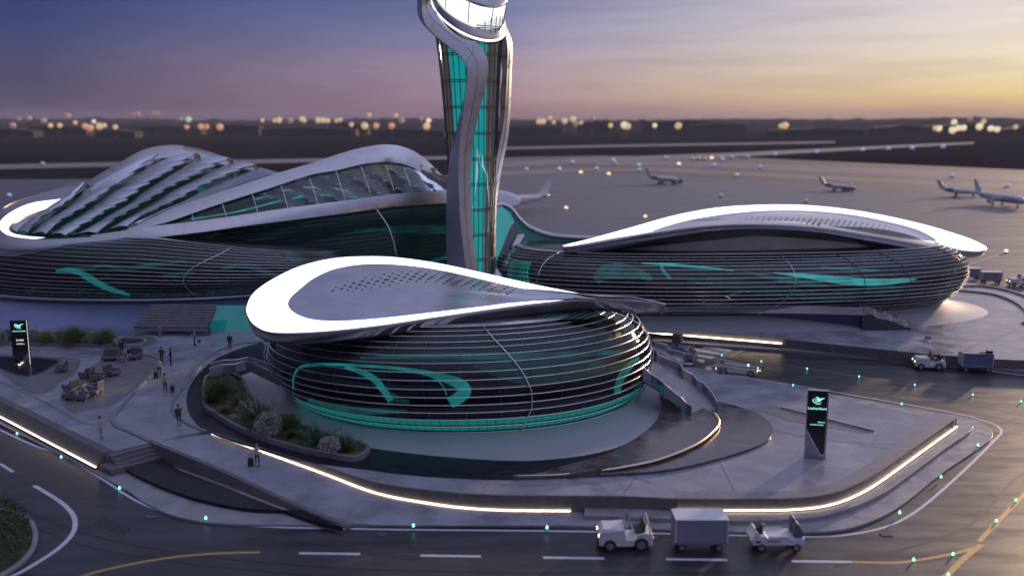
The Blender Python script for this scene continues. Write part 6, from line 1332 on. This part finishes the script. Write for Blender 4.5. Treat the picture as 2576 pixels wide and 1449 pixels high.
def cart(loc, rz, label, style='box', s=1.0):
    o = empty('baggage_cart', loc, rz); tag(o, label, 'baggage cart', 'airport baggage carts'); o.scale = (s, s, s)
    b = MB(); b.box((0, 0, .56), (3.0, 1.5, .12)); b.box((0, -.6, .46), (2.6, .08, .1)); b.box((0, .6, .46), (2.6, .08, .1)); bevel(b.build('chassis', M['paint2'], o), .02)
    for x in (-1.05, 1.05):
        for y in (-.55, .55): wheelpart(o, x, y, .24, .24, .16)
    b = MB(); b.cyl((1.5, 0, .45), (2.15, 0, .42), .03, n=8); b.build('tow_bar', mat('tow_yellow', (.35, .24, .05), .5), o)
    if style == 'box':
        b = MB(); b.box((0, 0, 1.28), (2.9, 1.5, 1.30)); bevel(b.build('container', mat('canvas_grey', (.20, .20, .27), .6, var=.12, scale=3), o), .03)
        b = MB(); b.box((0, 0, 1.96), (3.02, 1.6, .08)); bevel(b.build('roof', M['paint'], o), .03)
        for x in (-1.45, 1.45):
            for y in (-.75, .75): b = MB(); b.box((x, y, 1.28), (.07, .07, 1.34)); b.build('corner_post', M['paint'], o)
    elif style == 'open':
        b = MB(); b.box((0, .68, 1.22), (2.8, .05, 1.2)); b.extr([(-1.45, .62), (1.45, .62), (1.45, .74), (-1.45, .74)], -.75, -.70); bevel(b.build('back_panel', mat('cart_blue', (.10, .12, .20), .5, var=.15, scale=3), o), .01)
        b = MB()
        for x in (-1.46, 1.46): b.box((x, 0, 1.22), (.08, 1.46, 1.25))
        bevel(b.build('end_panels', M['paint'], o), .03)
        b = MB(); b.extr([(-1.5, 1.82), (1.5, 1.82), (1.5, 1.90), (-1.5, 1.90)], -.1, .75); bevel(b.build('roof', M['paint2'], o), .02)
        b = MB(); b.box((-.95, -.15, 1.0), (.75, 1.0, .75)); bevel(b.build('crate', M['paint2'], o), .02)
        b = MB(); b.box((-1.15, .3, 2.05), (.55, .5, .28)); b.box((-.55, .3, 1.96), (.7, .12, .08)); bevel(b.build('roof_box', M['seatblk'], o), .03)
    elif style == 'luggage':
        b = MB(); b.box((0, .66, 1.18), (2.8, .05, 1.15)); b.build('back_panel', M['paint2'], o)
        b = MB()
        for x in (-1.45, 1.45): b.box((x, 0, 1.18), (.08, 1.46, 1.2))
        b.build('end_panels', M['paint'], o)
        b = MB(); b.box((0, 0, 1.82), (3.0, 1.55, .07)); bevel(b.build('roof', M['paint'], o), .02)
        for x, y, z_, d_ in ((-.8, -.2, .92, (.7, .9, .55)), (.1, -.25, .88, (.8, .8, .48)), (.9, -.2, .95, (.55, .9, .62)), (-.3, -.1, 1.38, (.8, .7, .35))):
            b = MB(); b.box((x, y, z_), d_); bevel(b.build('luggage', M['seatblk' if x < 0 else 'paint2'], o), .05)
    return o
def flattug(loc, rz, label):
    """flat electric platform truck, cab end towards -x, twin seat backs at +x"""
    o = empty('platform_truck', loc, rz); tag(o, label, 'platform truck')
    b = MB(); b.extr([(-1.55, .42), (-1.62, .70), (-1.35, 1.22), (-1.22, 1.22), (-1.10, .98), (-.72, .98), (-.66, .86), (1.50, .86), (1.56, .42)], -.72, .72); bevel(b.build('body', M['paint'], o), .05, 3, 25)
    b = MB(); b.box((-.02, -.70, .92), (1.15, .05, .10)); b.box((-.02, .70, .92), (1.15, .05, .10)); bevel(b.build('side_rails', M['paint'], o), .015)
    b = MB(); b.box((-1.05, -.2, 1.22), (.34, .55, .42)); b.box((-.9, -.2, 1.50), (.3, .5, .10)); bevel(b.build('seat', M['seatblk'], o), .06)
    for y in (-.38, .38):
        b = MB(); b.extr([(.92, .86), (1.42, .86), (1.42, 1.28), (1.12, 1.76), (.98, 1.78), (.90, 1.5)], y-.28, y+.28); bevel(b.build('backrest', mat('seat_slate', (.10, .10, .16), .6), o), .06, 3)
    b = MB(); b.box((-1.2, -.735, .66), (.28, .02, .12)); b.box((-.3, -.735, .72), (.8, .02, .05)); b.build('vents', M['seatblk'], o)
    for x in (-1.0, 1.05):
        for y in (-.62, .62): wheelpart(o, x, y, .27, .27, .2)
    b = MB(); b.cyl((-1.6, 0, .45), (-2.2, 0, .42), .03, n=8); b.build('tow_bar', mat('tow_yellow', (.35, .24, .05), .5), o)
    return o
def belt_loader(loc, rz, label):
    o = empty('belt_loader', loc, rz); tag(o, label, 'belt loader')
    b = MB(); b.extr([(-1.9, .32), (-1.95, .85), (-1.5, 1.0), (-.4, .92), (.2, .80), (1.9, .78), (2.05, .6), (2.05, .30), (1.75, .28), (1.62, .55), (1.40, .62), (1.18, .55), (1.05, .28), (-.85, .28), (-.95, .55), (-1.2, .64), (-1.45, .55), (-1.58, .28)], -.8, .8); bevel(b.build('body', mat('loader_paint', (.42, .44, .42), .35, coat=.3), o), .05, 3, 25)
    b = MB(); b.box((-1.3, -.815, .62), (.9, .02, .34)); b.build('side_panel', M['paint2'], o)
    b = MB(); b.box((-.05, -.3, 1.32), (4.3, .62, .16), ry=.16); bevel(b.build('conveyor_frame', M['paint'], o), .02)
    b = MB(); b.box((-.04, -.3, 1.42), (4.2, .52, .04), ry=.16); b.build('conveyor_belt', mat('belt', (.05, .055, .02), .7, var=.4, scale=12), o)
    b = MB(); b.box((-1.4, .45, 1.3), (.6, .5, .5)); bevel(b.build('cab', M['paint'], o), .05)
    b = MB(); b.tube([(-1.9, .2, 1.6), (-1.5, .25, 2.0), (-1.1, .25, 1.95)], .03, 6); b.tube([(1.2, -.62, 1.15), (1.6, -.62, 1.75), (1.9, -.62, 1.45)], .02, 6); b.build('guard_rails', M['hub'], o)
    b = MB(); b.ball((-1.15, .25, 1.9), (.28, .2, .14), 10, 6); b.build('lamp_head', M['paint'], o, smooth=True)
    for y in (-.6, .6):
        b = MB(); b.cyl((2.03, y, .62), (2.10, y, .62), .08, n=10); b.build('headlight', M['lampw'], o)
        b = MB(); b.box((-1.96, y, .6), (.04, .1, .22)); b.build('tail_light', M['lampw'], o)
    b = MB(); b.cyl((1.15, -.62, 1.05), (1.15, -.62, 1.25), .07, n=10); b.build('work_lamp', M['lampw'], o)
    b = MB(); b.extr([(2.05, .35), (2.5, .72), (2.7, .85), (2.1, .75)], -.55, .55); b.build('front_guard', M['glasst'], o)
    for x in (-1.2, 1.40):
        for y in (-.72, .72): wheelpart(o, x, y, .32, .32, .2)
    return o
def onroad(px, py, z=.012): p = at(px, py, 0); return (p.x, p.y, z)
tug(onroad(1572, 1386-14), R(180), 'white baggage tractor at the head of the blurred train on the front road', 1.08)
cart(onroad(1757, 1390-14), R(180), 'covered grey box cart in the middle of the train on the front road', 'box', 1.04)
flattug(onroad(1950, 1390-14), R(0), 'white platform truck with two tall seat backs at the end of the front train')
tug(onroad(2336, 936-9), R(170), 'white baggage tractor driving on the service road at the right', 1.0)
cart(onroad(2452, 941-9), R(172), 'open blue grey cart hitched to the tractor on the service road', 'open', 1.0)
belt_loader(onroad(1852, 950-9), R(-16), 'pale belt loader with sloping conveyor parked beside the crossing stripes')
# far luggage train on the apron
cart(onroad(2438, 703), R(175), 'leftmost luggage cart of the distant train by the wide building', 'luggage', 1.0)
cart(onroad(2491, 713), R(175), 'second luggage cart of the distant train, in front of the tractor', 'luggage', 1.0)
tug(onroad(2561, 720), R(175), 'distant white tractor at the right edge leading two luggage carts', 1.0)
# stair truck by the crossing
p = at(1705, 905, 0); o = empty('stair_truck', (p.x, p.y, .012), R(150)); tag(o, 'dark grey passenger stair truck with a square control box near the crossing stripes', 'stair truck')
b = MB(); b.extr([(-1.9, .35), (-1.9, .9), (-.2, 1.0), (1.2, 1.0), (1.9, .7), (1.95, .35)], -.75, .75); bevel(b.build('body', mat('stair_paint', (.20, .19, .23), .5, var=.15, scale=3), o), .04)
b = MB(); b.box((.1, 0, 2.35), (.95, .9, .85)); bevel(b.build('control_box', mat('box_dark', (.07, .065, .075), .5), o), .03)
b = MB(); b.box((.1, 0, 1.55), (.25, .25, 1.0)); b.box((0, 0, 1.35), (1.7, 1.2, .25)); b.build('mast', M['paint2'], o)
b = MB(); b.box((-1.3, -.5, 1.25), (.5, .4, .35)); b.box((-1.85, .3, 1.2), (.4, .4, .3)); bevel(b.build('boxes', mat('brass_box', (.22, .19, .17), .4), o), .02)
for x in (-1.2, 1.2):
    for y in (-.65, .65): wheelpart(o, x, y, .3, .3, .2)
p = at(1723, 925, 0); b = MB(); b.cyl((p.x-.5, p.y, .01), (p.x-.5, p.y, 1.7), .07, n=8); tag(b.build('post', M['seatblk']), 'thin black post beside the stair truck', 'post')
# ================================================================== AIRCRAFT
def airliner(loc, rz, label, s=1.0):
    o = empty('airliner', loc, rz); tag(o, label, 'airliner', 'parked airliners'); o.scale = (s, s, s)
    prof = [(-19, .15, 5.6), (-17.5, .7, 5.2), (-13, 1.45, 4.5), (-8, 1.95, 4.0), (0, 2.0, 3.8), (10, 2.0, 3.8), (14.5, 1.9, 3.75), (17, 1.45, 3.55), (18.4, .8, 3.35), (19, .12, 3.2)]
    b = MB(); b.loft([[Vector((x, r_*math.cos(-2*math.pi*i/24), z+r_*math.sin(-2*math.pi*i/24))) for i in range(24)] for x, r_, z in prof]); b.build('fuselage', M['plane'], o, smooth=True)
    b = MB(); [b.box((x, sy*2.0, 4.2), (.3, .06, .36)) for x in [-11+k*.75 for k in range(34)] for sy in (-1, 1)]; b.box((17.0, 0, 4.35), (.9, 1.9, .5)); b.build('windows', M['seatblk'], o)
    for sy in (-1, 1):
        b = MB(); b.loft([[Vector(p) for p in ((4.5, sy*1.5, 3.0), (-2.5, sy*1.5, 3.0), (-2.5, sy*1.5, 3.35), (4.5, sy*1.5, 3.5))], [Vector(p) for p in ((-4.2, sy*17, 4.3), (-5.8, sy*17, 4.3), (-5.8, sy*17, 4.4), (-4.2, sy*17, 4.42))]]); b.build('wing', M['plane'], o)
        b = MB(); b.cyl((3.6, sy*6, 2.1), (.2, sy*6, 2.1), 1.05, .75, n=18); b.build('engine', M['plane'], o, autos=R(35))
        b = MB(); b.loft([[Vector(p) for p in ((-15, sy*.6, 5.3), (-18.3, sy*.6, 5.3), (-18.3, sy*.6, 5.5), (-15, sy*.6, 5.55))], [Vector(p) for p in ((-18, sy*6.3, 5.8), (-19.2, sy*6.3, 5.8), (-19.2, sy*6.3, 5.86), (-18, sy*6.3, 5.88))]]); b.build('tailplane', M['plane'], o)
    b = MB(); b.loft([[Vector(p) for p in ((-13, -.18, 5.6), (-18.4, -.14, 5.6), (-18.4, .14, 5.6), (-13, .18, 5.6))], [Vector(p) for p in ((-18.4, -.06, 11.8), (-20.2, -.05, 11.8), (-20.2, .05, 11.8), (-18.4, .06, 11.8))]]); b.build('tail_fin', M['plane'], o)
    for x, y in ((13.5, 0), (-1, -2.6), (-1, 2.6)):
        b = MB(); b.cyl((x, y, .5), (x, y, 3.2), .16, n=8); b.build('landing_gear', M['hub'], o); wheelpart(o, x, y, .55, .55, .6)
    return o
p = at(2512, 517, 0); airliner((p.x, p.y, .012), R(-80), 'white airliner parked on the apron near the right edge, seen nose right', .60)
p = at(1378, 524, 0); airliner((p.x-12.5*math.cos(R(25)), p.y-12.5*math.sin(R(25)), .012), R(205), 'white airliner behind the tower with its tall tail fin to the right', .68)
def small_jet(loc, rz, label, s=1.0):
    o = empty('small_jet', loc, rz); tag(o, label, 'small jet', 'small jets parked on the far apron'); o.scale = (s, s, s)
    b = MB(); b.loft([[Vector((x, r_*math.cos(-2*math.pi*i/14), z+r_*math.sin(-2*math.pi*i/14))) for i in range(14)] for x, r_, z in ((-7, .2, 3.0), (-4, .9, 2.4), (0, 1.1, 2.0), (4, 1.0, 2.0), (6, .6, 1.8), (7, .08, 1.6))]); b.build('fuselage', M['plane'], o, smooth=True)
    b = MB(); b.loft([[Vector(p) for p in ((-4.5, -.12, 2.9), (-7, -.1, 2.9), (-7, .1, 2.9), (-4.5, .12, 2.9))], [Vector(p) for p in ((-6.8, -.06, 6.0), (-8.6, -.05, 6.0), (-8.6, .05, 6.0), (-6.8, .06, 6.0))]]); b.build('tail_fin', M['plane'], o)
    for sy in (-1, 1):
        b = MB(); b.loft([[Vector(p) for p in ((1.5, sy*.8, 1.5), (-2, sy*.8, 1.5), (-2, sy*.8, 1.7), (1.5, sy*.8, 1.75))], [Vector(p) for p in ((-2, sy*7, 2.0), (-3, sy*7, 2.0), (-3, sy*7, 2.06), (-2, sy*7, 2.08))]]); b.build('wing', M['paint2'], o)
        b = MB(); b.cyl((-2.2, sy*1.5, 2.7), (-4.6, sy*1.5, 2.8), .55, .4, n=12); b.build('engine', M['paint2'], o)
    for x, y in ((5, 0), (-1, -1.4), (-1, 1.4)): wheelpart(o, x, y, .5, .5, .5)
    return o
def carlet(loc, rz, label, s=1.0):
    o = empty('service_van', loc, rz); tag(o, label, 'service van', 'dark service vans beside the small jets'); o.scale = (s, s, s)
    b = MB(); b.extr([(-2.6, .45), (-2.6, 2.3), (1.2, 2.3), (2.0, 1.4), (2.6, 1.2), (2.6, .45)], -1, 1); bevel(b.build('body', mat('van_dark', (.05, .045, .055), .4), o), .1)
    for x in (-1.6, 1.6):
        for y in (-.9, .9): wheelpart(o, x, y, .5, .5, .35)
for px, py, rz, s_, lb in ((1668, 463, -35, 1.0, 'small jet with raised tail at the left of the far apron'), (2104, 480, -30, .78, 'small jet on the far apron right of centre'), (2412, 494, -25, .85, 'small jet just left of the parked airliner')):
    small_jet(onroad(px, py), R(rz), lb, s_)
for px, py, lb in ((1702, 461, 'dark service van right of the leftmost small jet'), (2133, 480, 'dark service van right of the middle small jet')): carlet(onroad(px, py), R(5), lb, .9)

rnd = random.Random(21)
for k, (pts, w_) in enumerate([([(-50, 1230), (180, 1330), (420, 1385), (800, 1425), (1300, 1440), (1900, 1440)], .22), ([(-50, 1262), (180, 1362), (420, 1410), (800, 1447), (1300, 1462)], .22), ([(1750, 905), (2100, 960), (2500, 1030), (2700, 1075)], .20), ([(1760, 918), (2100, 975), (2480, 1045), (2700, 1100)], .20), ([(2700, 1120), (2560, 1200), (2420, 1330), (2100, 1425)], .24)]):
    line('tyre_mark', crs(G(pts), 6), w_, .0085, mat('tyre_dark', (.012, .012, .014), .40, var=.5, scale=1.2))
for k, P in enumerate([[(620, 1352), (700, 1354), (690, 1372), (606, 1370)], [(2300, 935), (2400, 950), (2380, 964), (2280, 948)], [(260, 1300), (330, 1330), (310, 1350), (235, 1318)], [(1200, 1420), (1340, 1424), (1336, 1445), (1190, 1440)]]):
    flat('road_patch', G(P), .0075, mat('patch_asphalt', (.018, .018, .021), .5, var=.3, scale=2))
for k, (px, py) in enumerate([(960, 1345), (1640, 1352), (380, 1300), (2230, 1345)]):
    p = at(px, py, 0); o = empty('drain_cover', (p.x, p.y, .012)); tag(o, ['drain cover on the road below the ramp end', 'drain cover on the road behind the baggage tractor', 'drain cover at the left bend of the road', 'drain cover at the right bend of the road'][k], 'drain cover', 'drain covers along the front road')
    b = MB(); b.box((0, 0, .01), (.7, .45, .02)); b.build('frame', M['darkmetal'], o)
    b = MB(); [b.box((x, 0, .025), (.05, .38, .012)) for x in (-.24, -.12, 0, .12, .24)]; b.build('grate', M['kerb'], o)

# low sheds far away on the edge of the airfield
for k, (px, w_, h_, Yd) in enumerate([(40, 60, 9, 1350), (150, 90, 12, 1500), (300, 50, 8, 1300), (420, 120, 11, 1600), (600, 70, 14, 1500), (780, 140, 10, 1450), (880, 60, 16, 1550), (1030, 100, 9, 1350), (1340, 90, 12, 1500), (1500, 60, 18, 1600), (1700, 110, 20, 1650), (1800, 90, 15, 1600), (2050, 130, 9, 1400), (2260, 80, 12, 1500), (2420, 120, 14, 1500), (2560, 70, 10, 1400)]):
    p = atY(px, 300, Yd); o = empty('airport_shed', (p.x, p.y, 0)); tag(o, f'{ORD[k]} dark blurred shed from the left on the horizon', 'shed', 'dark sheds along the horizon')
    b = MB(); b.box((0, 0, h_/2), (w_, 30, h_)); b.build('walls', M['darkshed'] if 'darkshed' in M else M.setdefault('darkshed', mat('shed_wall', (.015, .014, .018), .9)), o)
    b = MB(); b.extr([(-w_/2-1, h_), (0, h_+3), (w_/2+1, h_)], -16, 16); b.build('roof', mat('shed_roof', (.018, .017, .021), .9), o)
# ================================================================== HAZE
hb = MB(); hb.box((0, 2900, 29), (9000, 6100, 61)); hz_ = hb.build('haze', None); hz_['kind'] = 'stuff'; hz_.data.materials.clear()
hm = bpy.data.materials.new('haze'); hm.use_nodes = True; t_ = hm.node_tree; t_.nodes.clear(); o_ = t_.nodes.new('ShaderNodeOutputMaterial'); pv = t_.nodes.new('ShaderNodeVolumePrincipled')
pv.inputs['Color'].default_value = (.50, .52, .74, 1); pv.inputs['Density'].default_value = 0.00008; t_.links.new(pv.outputs[0], o_.inputs['Volume']); hz_.data.materials.append(hm)
